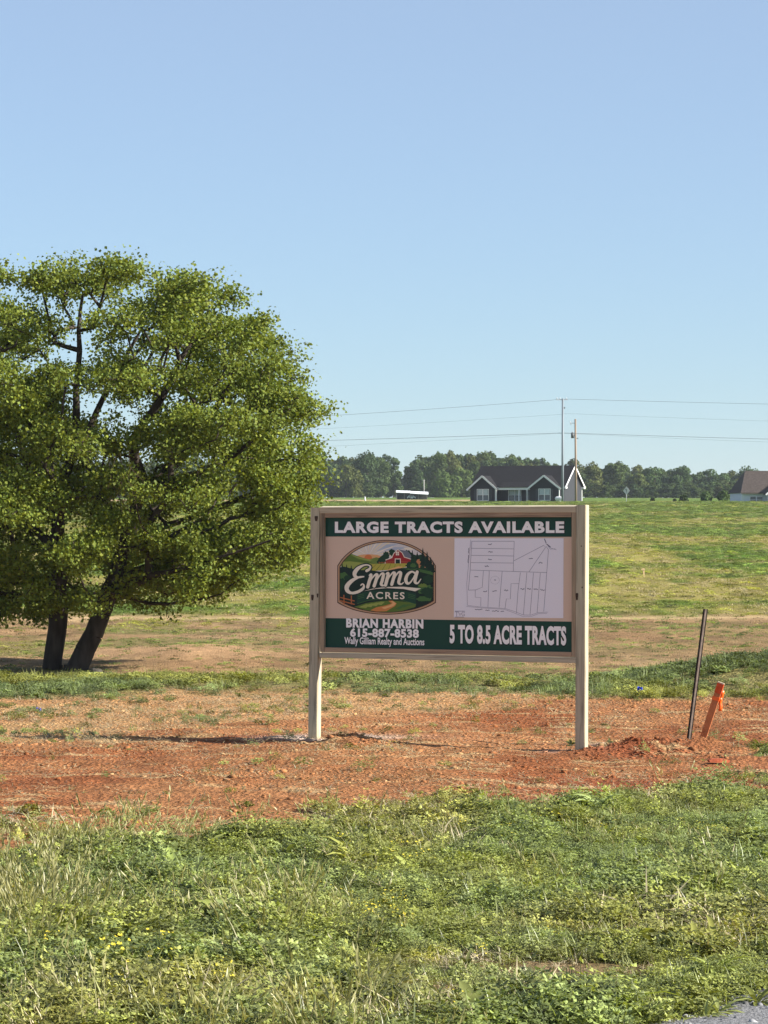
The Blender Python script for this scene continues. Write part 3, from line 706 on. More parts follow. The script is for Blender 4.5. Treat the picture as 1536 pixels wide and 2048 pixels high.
# height in metres from its top row in the photo
def hgt(px, vtop, y):
    x = (px-768)*y/F; z = float(terrain(np.array([x]), np.array([y]))[0]); return CZ-(vtop-VH)*y/F-z
def one_tree(seed, px, vtop, wpx, y, shape, tone, label, low=.06, n=2600, **k):
    H = hgt(px, vtop, y); Wd = wpx*y/F*(1.22 if y > 700 else 1)
    return place_tree(far_tree_mesh(seed, H, Wd, shape, tone, n, .36+.02*Wd, low), px, y, label, **k)
DARK = (.72, .82, .80); MID = (1.0, 1.05, .85); PALE = (1.45, 1.35, .95); OLIVE = (1.3, 1.1, .8)
one_tree(301, 692, 927, 56, 780, 'round', OLIVE, 'rounded olive green tree at wood edge beside the large tree, left of the gap', .02)
one_tree(302, 735, 907, 52, 800, 'tall', DARK, 'tall dark tree beside the rounded olive tree at the wood edge')
one_tree(303, 762, 915, 34, 815, 'tall', MID, 'sunlit mid green tree standing just right of the tall dark tree', .03)
one_tree(304, 787, 915, 34, 835, 'tall', (.9, 1, .85), 'slim tree bordering the left side of the gap in the wood', .02)
one_tree(305, 832, 907, 44, 800, 'cone', (.55, .66, .66), 'very dark steep-sided tree bordering the right side of the gap in the wood', .0, 3200)
one_tree(306, 872, 905, 52, 815, 'tall', MID, 'tall tree behind the white roofed shed, right of the very dark tree')
one_tree(307, 893, 948, 62, 770, 'round', (1.1, 1.2, .85), 'low bushy tree between the white roofed shed and the dark house', .0)
one_tree(308, 925, 938, 48, 780, 'round', (1.2, 1.25, .9), 'light green bushy tree touching the left end of the dark house roof', .0)
one_tree(309, 656, 922, 44, 830, 'tall', DARK, 'dark tree at the wood edge partly hidden by the large tree')
one_tree(310, 968, 903, 62, 850, 'round', MID, 'tallest broad tree rising behind the left end of the dark house roof')
one_tree(311, 1012, 912, 52, 850, 'round', (1.1, 1.15, .85), 'broad tree rising behind the middle of the dark house roof')
one_tree(312, 1053, 915, 22, 900, 'tall', (.85, 1, .9), 'slim left one of two small crowns showing over the dark roof')
one_tree(313, 1071, 914, 26, 900, 'round', (.9, 1, .9), 'rounder right one of two small crowns showing over the dark roof')
one_tree(314, 1188, 930, 46, 780, 'round', OLIVE, 'brownish green tree just right of the dark house gable', .0)
one_tree(315, 1226, 924, 44, 790, 'tall', MID, 'tall tree topping the wood left of the diamond road sign', .02)
one_tree(316, 1272, 950, 42, 780, 'round', PALE, 'pale yellow-green tree just right of the diamond road sign', .0)
one_tree(317, 1310, 936, 50, 810, 'tall', (.85, 1, .85), 'tall dark green tree in the wood above two small field shrubs', .02)
one_tree(318, 1357, 934, 48, 810, 'tall', (.8, .95, .85), 'tall dark tree above the pointed cedar at the field edge', .02)
one_tree(319, 1413, 940, 44, 830, 'tall', (.8, .95, .9), 'tall tree left of the brown roofed house in the wood')
one_tree(320, 1448, 945, 40, 850, 'tall', (.85, 1, .95), 'last tall tree before the brown roofed house')
one_tree(321, 1500, 940, 60, 900, 'round', (.85, 1, .95), 'tree crown showing above the brown roof')
# low shrubs at the field edge
one_tree(331, 1305, 995, 7, 415, 'round', (.45, .5, .5), 'tiny dark shrub below the tall tree, nearest the diamond sign', .0, 260, name='field_shrub', group='shrubs at the field edge', cat='shrub')
one_tree(332, 1349, 998, 6, 415, 'round', (.6, .6, .5), 'smallest shrub just left of the pointed cedar', .0, 220, name='field_shrub', group='shrubs at the field edge', cat='shrub')
one_tree(333, 1367, 989, 11, 420, 'cone', (.45, .52, .5), 'small pointed dark cedar at the field edge', .0, 420, name='cedar_shrub', group='shrubs at the field edge', cat='shrub')
one_tree(334, 1412, 983, 26, 470, 'round', (.95, 1.1, .9), 'low scrubby bush between pointed cedar and brown roofed house', .0, 700, name='field_shrub', group='shrubs at the field edge', cat='shrub')
one_tree(335, 1448, 981, 30, 470, 'round', (1.05, 1.15, .9), 'low scrubby bush against the left corner of brown roofed house', .0, 700, name='field_shrub', group='shrubs at the field edge', cat='shrub')

# the wood behind them reads as one mass
wk = []
for k, (H, Wd, sh, tone) in enumerate([(13, 7.5, 'round', DARK), (14, 6.5, 'tall', DARK), (12, 7, 'round', MID), (15, 7, 'tall', MID), (11, 8, 'round', OLIVE), (13, 5.5, 'tall', (.9, 1.0, .8))]):
    V, Fc, lt = far_crown(400+k, H, Wd, sh, 1700, .62, .02)
    o = np_mesh('wood_tree_kind_%02d' % k, V, Fc, FAR_LEAF, link=False, attrs={'tint': ('FACE', lt[:, None]*np.array([tone]))}); wk.append(o)
TOPS = [(-400, 925), (300, 925), (640, 925), (700, 920), (740, 912), (790, 925), (796, 962), (808, 962), (818, 922), (850, 915), (930, 914), (990, 908), (1030, 918), (1075, 924), (1140, 936), (1190, 940), (1230, 938), (1300, 942), (1400, 948), (1460, 952), (1536, 952), (2000, 952)]
pts = []; rot = []; scl = []; pid = []
wr = np.random.default_rng(77)
for row, yb in enumerate((835, 870, 910, 955)):
    for px in np.arange(-320, 1860, 11.5):
        p_ = px+wr.normal(0, 4); y_ = yb+wr.normal(0, 9)
        if 780 < p_ < 822 and row < 3: continue
        if p_ < 905 and p_ > 770 and row == 0: y_ += 20
        top = float(line(p_, TOPS))+wr.normal(-2, 6)+(8, 3, 0, 0)[row]; x_ = (p_-768)*y_/F; z_ = float(terrain(np.array([x_]), np.array([y_]))[0])
        H = max(3.5, CZ-(top-VH)*y_/F-z_); k = int(wr.integers(0, 6)); s = H/(13, 14, 12, 15, 11, 13)[k]
        pts.append((x_, y_, z_-.3)); rot.append((0, 0, wr.uniform(0, 6.28))); sx = wr.uniform(.75, 1.1); scl.append((sx, sx, s)); pid.append(k)
scatter('far_woodland', wk, pts, rot, scl, pid, np.ones((len(pts), 3)), 'dense green wood along the horizon behind the houses', 'woodland')
# undergrowth hiding the feet of the wood
pts = []; rot = []; scl = []; pid = []
for px in np.arange(-320, 1860, 5.5):
    p_ = px+wr.normal(0, 3); y_ = (770 if p_ > 1130 else 790)+wr.normal(0, 8)+(60 if 775 < p_ < 905 else 0)
    x_ = (p_-768)*y_/F; z_ = float(terrain(np.array([x_]), np.array([y_]))[0]); s = wr.uniform(.16, .38)
    if 745 < p_ < 815: continue
    pts.append((x_, y_, z_-.2)); rot.append((0, 0, wr.uniform(0, 6.28))); scl.append((s*1.8, s*1.8, s)); pid.append(int(wr.integers(0, 6)))
wk2 = []
for k, o in enumerate(wk):
    c = bpy.data.objects.new('undergrowth_kind_%02d' % k, o.data); wk2.append(c)
scatter('woodland_undergrowth', wk2, pts, rot, scl, pid, np.ones((len(pts), 3)), 'low scrub along the foot of the far wood', 'undergrowth')

# ------------------------------------------------------------------ houses
BLACK_SIDING = mat('black_siding', (.008, .009, .013), .55, .3, .25, 2)
SHINGLE = mat('dark_shingle', (.017, .016, .018), .9, .15, .35, 5, .6, 12)
TRIM = mat('white_trim', (.72, .72, .72), .5, .3, .05, 2)
GLASS = mat('window_glass', (.05, .065, .08), .08, .6, .3, 1)
SUNLIT_SIDING = mat('sunlit_siding', (.038, .039, .046), .6, .3, .08, 3)  # the same dark siding, with sunlight on the gable painted as a lighter tone
SHUTTER = mat('shutter_dark', (.035, .04, .048), .6, .3, .1, 4)
BLIND = mat('window_blind', (.42, .48, .50), .6, .3, .1, 3)
def window(parent, xc, zc, w, h, y, units=2, label=None, blind=True):
    """frame with sashes in front of wall plane y (front looks to -y)"""
    o = box_obj('window', xc-w/2, xc+w/2, y-.02, y+.10, zc-h/2, zc+h/2, GLASS, parent)
    t = .085
    bm = bmesh.new()
    def add(x0, x1, z0, z1, yy0=y-.07, yy1=y-.022):
        v, f = box(x0, x1, yy0, yy1, z0, z1); vs = [bm.verts.new(q) for q in v]
        for q in f: bm.faces.new([vs[i] for i in q])
    add(xc-w/2-t, xc-w/2, zc-h/2-t, zc+h/2+t); add(xc+w/2, xc+w/2+t, zc-h/2-t, zc+h/2+t)
    add(xc-w/2, xc+w/2, zc+h/2, zc+h/2+t); add(xc-w/2, xc+w/2, zc-h/2-t, zc-h/2)
    for k in range(1, units): q = xc-w/2+w*k/units; add(q-.06, q+.06, zc-h/2, zc+h/2)
    add(xc-w/2, xc+w/2, zc-.03, zc+.03, y-.06, y-.024)
    me = bpy.data.meshes.new('frame'); bm.to_mesh(me); bm.free(); me.materials.append(TRIM)
    f = bpy.data.objects.new('frame', me); COL.objects.link(f); f.parent = o
    if blind:
        for k in range(units):
            a = xc-w/2+w*k/units+.08; box_obj('blind', a, a+w/units-.16, y-.021, y-.0205, zc+.04, zc+h/2-.03, BLIND, o)
    return o
def slab(name, a, b, c, d, th, m, parent):
    """roof plane from four corners with thickness"""
    a, b, c, d = [Vector(q) for q in (a, b, c, d)]; n = (b-a).cross(d-a).normalized()
    if n.z < 0: n = -n
    v = [a, b, c, d, a-n*th, b-n*th, c-n*th, d-n*th]
    o = mesh_obj(name, v, [(0, 1, 2, 3), (7, 6, 5, 4), (0, 4, 5, 1), (1, 5, 6, 2), (2, 6, 7, 3), (3, 7, 4, 0)], m, parent)
    bm = bmesh.new(); bm.from_mesh(o.data); bmesh.ops.recalc_face_normals(bm, faces=bm.faces[:]); bm.to_mesh(o.data); bm.free(); return o
def beam(name, p, q, w, h, m, parent):
    p, q = Vector(p), Vector(q); d = (q-p).normalized(); s = d.cross(Vector((0, 0, 1))).normalized(); u = s.cross(d)
    v = [p+s*w/2*i+u*h/2*j for i, j in ((-1, -1), (1, -1), (1, 1), (-1, 1))]+[q+s*w/2*i+u*h/2*j for i, j in ((-1, -1), (1, -1), (1, 1), (-1, 1))]
    return mesh_obj(name, v, [(3, 2, 1, 0), (4, 5, 6, 7), (0, 1, 5, 4), (1, 2, 6, 5), (2, 3, 7, 6), (3, 0, 4, 7)], m, parent)

def dark_house():
    y0 = 418.0; a = R(-23); s = y0/F
    cx = (1123-768)*s; gz_ = float(terrain(np.array([cx]), np.array([y0]))[0])-.25
    root = empty('dark_house', (cx, y0, gz_), a, 'low black sided house with dark roof and white trim behind utility poles', 'house')
    Lf, D = 14.6, 9.2              # front length (x from -Lf to 0), depth
    EV, RG = 2.75, 5.75
    # main block, front wall recessed behind the two gabled wings; porch between them
    prism_obj('wall', [(-Lf+.02, -.3), (-.02, -.3), (-.02, EV), (-Lf+.02, EV)], 1.6, D, BLACK_SIDING, root)
    # right gable wall, siding colour lightened to paint in the sun
    gv = [(.0, 1.2, -.3), (.0, D+.02, -.3), (.0, D+.02, EV), (.0, D/2+.6, RG-.12), (.0, 1.2, EV)]
    v = gv+[(-.12, p[1], p[2]) for p in gv]
    mesh_obj('gable_wall', v, [(0, 1, 2, 3, 4), (9, 8, 7, 6, 5)]+[(i, i+5, (i+1) % 5+5, (i+1) % 5) for i in range(5)], SUNLIT_SIDING, root)
    ym = D/2+.6
    o = .35
    rf = slab('roof', (-Lf-.3, .85, EV-.25), (o, .85, EV-.25), (o, ym, RG), (-Lf-.3, ym, RG), .14, SHINGLE, root)
    slab('roof_back', (-Lf-.3, D+.5, EV-.2), (o, D+.5, EV-.2), (o, ym, RG+.004), (-Lf-.3, ym, RG+.004), .14, SHINGLE, root)
    # white rake boards of the right gable
    beam('rake_board', (o+.03, .80, EV-.36), (o+.03, ym, RG-.10), .05, .30, TRIM, root)
    beam('rake_board', (o+.03, ym, RG-.10), (o+.03, D+.55, EV-.31), .05, .30, TRIM, root)
    box_obj('eave_return', -.1, o+.06, .75, 1.5, EV-.55, EV-.27, TRIM, root)
    box_obj('eave_return', -.1, o+.06, D-.1, D+.6, EV-.5, EV-.22, TRIM, root)
    box_obj('downspout', -.02, .10, D-.16, D+.03, -.3, EV-.3, TRIM, root)
    def wing(x0, x1, name):
        xm = (x0+x1)/2; pk = EV+1.45
        w = prism_obj('front_wing', [(x0, -.3), (x1, -.3), (x1, EV-.35), (xm, pk-.25), (x0, EV-.35)], 0.0, 2.4, BLACK_SIDING, root)
        ov = .35
        slab('roof', (x0-ov, -.4, EV-.58), (xm, -.4, pk), (xm, 4.2, pk), (x0-ov, 4.2, EV-.58), .10, SHINGLE, w)
        slab('roof', (x1+ov, -.4, EV-.58), (xm, -.4, pk+.003), (xm, 4.2, pk+.003), (x1+ov, 4.2, EV-.58), .10, SHINGLE, w)
        for sx in (x0-ov, x1+ov): beam('rake_board', (sx, -.43, EV-.68), (xm, -.43, pk-.10), .05, .26, TRIM, w)
        ww = window(w, xm, 1.28, 1.75, 1.62, 0.0)
        for sx in (-1, 1): box_obj('shutter', xm+sx*1.2-.2, xm+sx*1.2+.2, -.06, -.004, .45, 2.12, SHUTTER, w)
        box_obj('corner_trim', x1-.10, x1+.03, -.03, .12, -.3, EV-.62, TRIM, w)
        box_obj('gutter_end', x0-ov-.12, x0-ov+.12, -.5, -.25, EV-.82, EV-.58, TRIM, w)
        return w
    wing(-14.6, -10.5, 'a'); wing(-5.0, -.35, 'b')
    # porch
    box_obj('porch_fascia', -10.4, -5.1, .30, .48, 2.02, 2.42, TRIM, root)
    slab('porch_roof', (-10.1, .15, 2.44), (-5.4, .15, 2.44), (-5.4, 1.8, 3.25), (-10.1, 1.8, 3.25), .08, SHINGLE, root)
    for px_ in (-6.9, -5.6): box_obj('porch_post', px_-.07, px_+.07, .32, .46, -.2, 2.02, TRIM, root)
    box_obj('porch_floor', -10.4, -5.1, .3, 1.6, -.3, -.05, mat('concrete', (.4, .39, .37), .9, .1, .1, 3), root)
    window(root, -8.0, 1.25, 1.9, 1.7, 1.6)
    d = box_obj('door', -6.35, -5.4, 1.52, 1.598, -.05, 2.0, mat('door_dark', (.03, .03, .035), .5), root)
    box_obj('door_glass', -6.1, -5.65, 1.50, 1.515, .3, 1.8, GLASS, d)
    box_obj('downspout', -10.42, -10.30, -.12, -.02, -.3, 2.0, TRIM, root)
    # white tank by the right corner
    px_, y_ = 1118, 412.0; x_ = (px_-768)*y_/F; z_ = float(terrain(np.array([x_]), np.array([y_]))[0])
    t = empty('gas_tank', (x_, y_, z_), a, 'small white gas tank at the right corner of the dark house', 'tank')
    bm = bmesh.new(); bmesh.ops.create_uvsphere(bm, u_segments=16, v_segments=10, radius=.34)
    for q in bm.verts: q.co.x += .28*(1 if q.co.x > 0 else -1); q.co.z += .42
    me = bpy.data.meshes.new('tank_body'); bm.to_mesh(me); bm.free(); me.materials.append(TRIM); o_ = bpy.data.objects.new('tank_body', me); COL.objects.link(o_); o_.parent = t
    for sx in (-.28, .28): box_obj('leg', sx-.05, sx+.05, -.2, .2, -.1, .16, TRIM, t)
    box_obj('valve_dome', -.1, .1, -.1, .1, .74, .86, TRIM, t)
dark_house()

def brown_house():
    y0 = 405.0; s = y0/F; x0 = (1484-768)*s; gz_ = float(terrain(np.array([x0]), np.array([y0]))[0])-.2
    root = empty('white_house', (x0, y0, gz_), R(4), 'white walled house with brown shingle roof at the right edge', 'house')
    WS = mat('white_siding', (.60, .63, .66), .6, .3, .05, 3); BR = mat('brown_shingle', (.066, .053, .047), .9, .15, .3, 4, .6, 12)
    Ln, D, EV, RG = 13.0, 9.0, 1.75, 4.75
    prism_obj('wall', [(0, -.6), (Ln, -.6), (Ln, EV), (0, EV)], 0, D, WS, root)
    slab('roof', (-.25, -.45, EV-.25), (Ln+.3, -.45, EV-.25), (Ln-.6, D/2, RG), (1.35, D/2, RG), .12, BR, root)
    slab('roof_back', (-.25, D+.45, EV-.25), (Ln+.3, D+.45, EV-.25), (Ln-.6, D/2, RG+.003), (1.35, D/2, RG+.003), .12, BR, root)
    slab('roof_hip', (-.25, -.45, EV-.252), (-.25, D+.45, EV-.252), (1.35, D/2, RG-.003), (1.349, D/2-.01, RG-.003), .1, BR, root)
    box_obj('gutter', -.25, 3.2, -.56, -.44, EV-.42, EV-.27, mat('gutter_brown', (.09, .07, .06), .6), root)
    w = prism_obj('front_wing', [(3.5, -.6), (8.6, -.6), (8.6, EV-.25), (6.05, EV+1.75), (3.5, EV-.25)], -1.6, .5, WS, root)
    slab('roof', (3.1, -2.0, EV-.5), (6.05, -2.0, EV+1.95), (6.05, 3.4, EV+1.95), (3.1, 3.4, EV-.5), .1, BR, w)
    slab('roof', (9.0, -2.0, EV-.5), (6.05, -2.0, EV+1.953), (6.05, 3.4, EV+1.953), (9.0, 3.4, EV-.5), .1, BR, w)
    beam('rake_board', (3.08, -2.03, EV-.6), (6.05, -2.03, EV+1.85), .05, .24, TRIM, w); beam('rake_board', (9.02, -2.03, EV-.6), (6.05, -2.03, EV+1.85), .05, .24, TRIM, w)
    window(root, 2.1, .45, 1.8, .95, 0, 2, blind=False); window(w, 4.35, .4, .75, 1.0, -1.6, 1, blind=False); window(w, 6.3, .4, 1.9, 1.0, -1.6, 2, blind=False)
brown_house()

def shed():
    y0 = 640.0; s = y0/F; x0 = (792-768)*s; z = float(terrain(np.array([x0+3]), np.array([y0]))[0])
    WHITE_ROOF = mat('white_metal_roof', (.85, .86, .87), .45, .4, .05, 2); DK = mat('shed_dark', (.05, .05, .05), .8, .2, .4, 3); WOOD = mat('shed_post', (.2, .18, .16), .8, .2, .2, 4)
    root = empty('open_shed', (x0, y0, z), 0, 'open pole shed with bright white metal roof before the far wood', 'shed')
    slab('roof', (0, -1.2, 1.62), (3.4, -1.2, 1.5), (3.4, 2.2, 2.0), (0, 2.2, 2.1), .10, WHITE_ROOF, root)
    slab('roof', (3.2, -1.4, 1.42), (7.4, -1.4, 1.15), (7.4, 2.2, 1.75), (3.2, 2.2, 1.95), .10, WHITE_ROOF, root)
    box_obj('back_wall', .1, 7.2, 1.9, 2.05, -.3, 1.5, DK, root)
    for q in (.15, 1.9, 3.3, 5.1, 7.1): box_obj('post', q-.06, q+.06, -1.0, -.88, -.3, 1.45 if q < 3.4 else 1.2, WOOD, root)
    # pale car parked under it
    c = empty('parked_car', (x0+3.5, y0-.2, z), 0, 'small pale car parked under the white shed roof', 'car')
    CAR = mat('car_paint', (.55, .57, .6), .3, .5)
    prism_obj('body', [(-.9, .22), (.95, .22), (1.0, .55), (.7, .62), (.4, .98), (-.45, 1.0), (-.75, .65), (-.95, .6)], -.6, .6, CAR, c)
    prism_obj('side_window', [(.6, .64), (.36, .93), (-.40, .94), (-.62, .66)], -.615, -.605, GLASS, c)
    for q in (-.55, .6): cyl_obj('wheel', (q, -.62, .24), (q, -.45, .24), .24, .24, mat('tyre', (.02, .02, .02), .9), c, 14)
    y1 = 655.0; xp = (848-768)*y1/F; zp = float(terrain(np.array([xp]), np.array([y1]))[0])
    p = empty('service_pole', (xp, y1, zp), 0, 'thin pale pole standing behind the white roofed shed', 'pole')
    cyl_obj('shaft', (0, 0, -.5), (0, 0, 4.6), .12, .09, mat('pale_pole', (.42, .40, .38), .8), p, 8)
    box_obj('crossarm', -.3, .3, -.05, .05, 4.3, 4.4, mat('pale_pole', (.42, .40, .38), .8), p)
shed()

# ------------------------------------------------------------------ utility poles and wires
STEEL = mat('grey_pole', (.20, .23, .26), .6, .3, .15, .5); WOODP = mat('wood_pole', (.30, .225, .165), .85, .15, .2, 1.2, stretch=(1, 1, .1)); WIRE = mat('wire_dark', (.16, .17, .18), .5, .3); PORC = mat('insulator_grey', (.5, .52, .55), .35, .4)
YP = 398.0; kp = YP/F
def utility_poles():
    b = P(1125, 1000, YP); z0 = float(terrain(np.array([b.x]), np.array([YP]))[0])
    h = P(1125, 797, YP).z-z0
    p = empty('tall_utility_pole', (b.x, YP, z0), 0, 'tall slim grey utility pole in front of the dark house', 'utility pole')
    cyl_obj('shaft', (0, 0, -1), (.05, 0, h), .19, .14, STEEL, p, 12)
    box_obj('crossarm', -.85, .75, -.06, .06, h-.22, h-.10, PORC, p)
    for q in (-.78, -.35, .55): cyl_obj('insulator', (q, 0, h-.10), (q, 0, h+.16), .07, .05, PORC, p, 8)
    box_obj('bracket', .13, .38, -.06, .06, h-1.45, h-1.2, STEEL, p)
    b2 = P(1152, 1000, 402); z2 = float(terrain(np.array([b2.x]), np.array([402.]))[0]); h2 = P(1151, 838, 402).z-z2
    p2 = empty('wooden_utility_pole', (b2.x, 402, z2), 0, 'shorter brown wooden utility pole with transformer before the sunlit gable', 'utility pole')
    cyl_obj('shaft', (0, 0, -1), (-.08, 0, h2), .18, .13, WOODP, p2, 12)
    t = cyl_obj('transformer', (-.48, -.05, h2-2.75), (-.48, -.05, h2-1.95), .24, .24, mat('transformer_grey', (.13, .14, .15), .5), p2, 14)
    cyl_obj('bushing', (-.48, -.05, h2-1.95), (-.48, -.05, h2-1.7), .05, .04, PORC, t, 8)
    box_obj('mount', -.3, -.1, -.08, .02, h2-2.5, h2-2.2, STEEL, p2)
    c = box_obj('cutout_arm', -.75, -.1, -.04, .04, h2-.62, h2-.55, STEEL, p2)
    cyl_obj('fuse_cutout', (-.85, 0, h2-.35), (-.66, 0, h2-.85), .06, .05, PORC, p2, 8)
    box_obj('bracket', .1, .32, -.06, .06, h2-2.85, h2-2.7, STEEL, p2)
    # line wires: (label, points as photo column/row on the pole line)
    def wire(label, pts, rad, sag=0.0):
        vs = []; rr = []
        xs = np.array([q[0] for q in pts], float); vv = np.array([q[1] for q in pts], float)
        cols = np.unique(np.concatenate([np.linspace(xs[0], xs[-1], 90), xs])); V_ = np.interp(cols, xs, vv)
        w = [P(c_, v_, YP+.02) for c_, v_ in zip(cols, V_)]
        V, Fc = tubes([(w[i], rad, w[i+1], rad) for i in range(len(w)-1)], 6)
        o = np_mesh('overhead_wire', V, Fc, WIRE, True); tag(o, label, 'wire', 'overhead wires'); return o
    def par(x0, v0, xm, vm, sagk, x1):      # parabola leaving the pole
        xs = np.linspace(x0, x1, 24); t = (xs-x0)/(xm-x0); return list(zip(xs, v0+(vm-v0)*t*(1-sagk*(t-1))))
    L_ = lambda v0, v1: par(1117, v0, 650, v1, .12, -380)[::-1]; R_ = lambda v0, v1: par(1135, v0, 1536, v1, .15, 1980)
    wire('topmost wire from the crossarm of the tall grey pole', L_(799, 832)+R_(798, 808), .022)
    wire('faint second wire below the topmost one', L_(829, 857)+R_(827, 842), .012)
    wire('thick dark wire passing the transformer of the wooden pole', L_(866, 881)+R_(866, 878), .028)
    wire('lowest thin wire sagging below the thick one', [(q[0], q[1]) for q in par(1117, 867, 650, 893, .12, -380)[::-1]]+R_(867, 884), .012)
utility_poles()

def road_sign():
    y = 385.0; b = P(1252, 998, y); z = float(terrain(np.array([b.x]), np.array([y]))[0]); c = P(1254, 981.5, y).z-z
    root = empty('diamond_road_sign', (b.x, y, z), R(-40), 'pale diamond road sign on a thin post beyond the field', 'road sign')
    cyl_obj('post', (0, .05, -.5), (.08, .05, c+.3), .04, .04, mat('galvanised', (.45, .46, .47), .5, .4), root, 8)
    s = .56; f = mesh_obj('sign_face', [(.08, -.02, c-s), (.08+s, -.02, c), (.08, -.02, c+s), (.08-s, -.02, c), (.08, .0, c-s), (.08+s, .0, c), (.08, .0, c+s), (.08-s, .0, c)],
                 [(0, 1, 2, 3), (7, 6, 5, 4), (0, 4, 5, 1), (1, 5, 6, 2), (2, 6, 7, 3), (3, 7, 4, 0)], mat('sign_pale', (.62, .62, .58), .5), root)
    BK = mat('sign_black', (.03, .03, .03), .6)
    mesh_obj('curve_arrow', [(.02, -.03, c-.25), (.10, -.03, c-.25), (.12, -.03, c-.02), (.04, -.03, c+.0), (.0, -.03, c+.16), (.14, -.03, c+.12), (.02, -.03, c+.30), (-.12, -.03, c+.10)],
             [(0, 1, 2, 3), (3, 2, 5, 4), (5, 6, 7, 4)], BK, f)
road_sign()
def small_far():
    y = 405.0; b = P(731, 1005, y); z = float(terrain(np.array([b.x]), np.array([y]))[0])
    m = empty('white_marker', (b.x, y, z), 0, 'small white marker post on the tan crest left of the houses', 'marker')
    cyl_obj('shaft', (0, 0, -.3), (-.1, 0, .62), .12, .11, TRIM, m, 10); cyl_obj('cap', (-.1, 0, .62), (-.12, 0, .72), .17, .06, TRIM, m, 10)
    y = 150.0; b = P(1288, 1157, 118); y = 118.0; z = float(terrain(np.array([b.x]), np.array([y]))[0])
    # grade stake standing alone in the field
    s = empty('field_stake', (b.x, y, z), R(10), 'small tan wooden stake alone in the green field', 'stake')
    o = box_obj('shaft', -.035, .035, -.02, .02, -.1, .36, mat('stake_tan', (.55, .40, .22), .8, .2, .1, 4), s); o.rotation_euler = (0, R(-4), 0)
    box_obj('crosspiece', -.13, .02, -.045, -.022, .28, .34, mat('stake_tan', (.55, .40, .22), .8), s)
small_far()

# ------------------------------------------------------------------ the billboard
def wood(name, color, axis='x', warm=0.0):
    """pressure treated lumber: stretched grain along one axis, knots, mild blotches"""
    m = bpy.data.materials.new(name); m.use_nodes = True; nt = m.node_tree; N = nt.nodes; L = nt.links; b = N['Principled BSDF']
    tc = N.new('ShaderNodeTexCoord'); mp = N.new('ShaderNodeMapping'); L.new(tc.outputs['Object'], mp.inputs[0])
    sc = {'x': (.6, 14, 14), 'z': (14, 14, .6)}[axis]; mp.inputs['Scale'].default_value = sc
    n = N.new('ShaderNodeTexNoise'); n.inputs['Scale'].default_value = 3.0; n.inputs['Detail'].default_value = 6; n.inputs['Distortion'].default_value = .8; L.new(mp.outputs[0], n.inputs['Vector'])
    r = N.new('ShaderNodeValToRGB'); e = r.color_ramp.elements
    e[0].position = .30; e[0].color = (*[c*.5 for c in color], 1); e[1].position = .66; e[1].color = (*[min(1, c*1.12) for c in color], 1)
    k = r.color_ramp.elements.new(.48); k.color = (*color, 1)
    L.new(n.outputs[0], r.inputs[0])
    n2 = N.new('ShaderNodeTexNoise'); n2.inputs['Scale'].default_value = 2.2; L.new(tc.outputs['Object'], n2.inputs['Vector'])
    mx = N.new('ShaderNodeMix'); mx.data_type = 'RGBA'; mx.blend_type = 'MULTIPLY'; mx.inputs[0].default_value = .35
    L.new(r.outputs[0], mx.inputs[6]); L.new(n2.outputs[0], mx.inputs[7]); L.new(mx.outputs[2], b.inputs['Base Color'])
    b.inputs['Roughness'].default_value = .75; b.inputs['Specular IOR Level'].default_value = .25
    bp = N.new('ShaderNodeBump'); bp.inputs['Strength'].default_value = .35; bp.inputs['Distance'].default_value = .004; L.new(n.outputs[0], bp.inputs['Height']); L.new(bp.outputs[0], b.inputs['Normal'])
    return m
WZ = wood('lumber_post', (.55, .475, .33), 'z'); WX = wood('lumber_rail', (.56, .48, .34), 'x'); WT = wood('lumber_trim', (.46, .31, .20), 'x'); WTZ = wood('lumber_trim_upright', (.42, .31, .20), 'z')
KNOT = mat('knot_dark', (.06, .04, .028), .8, .2, .3, 20)

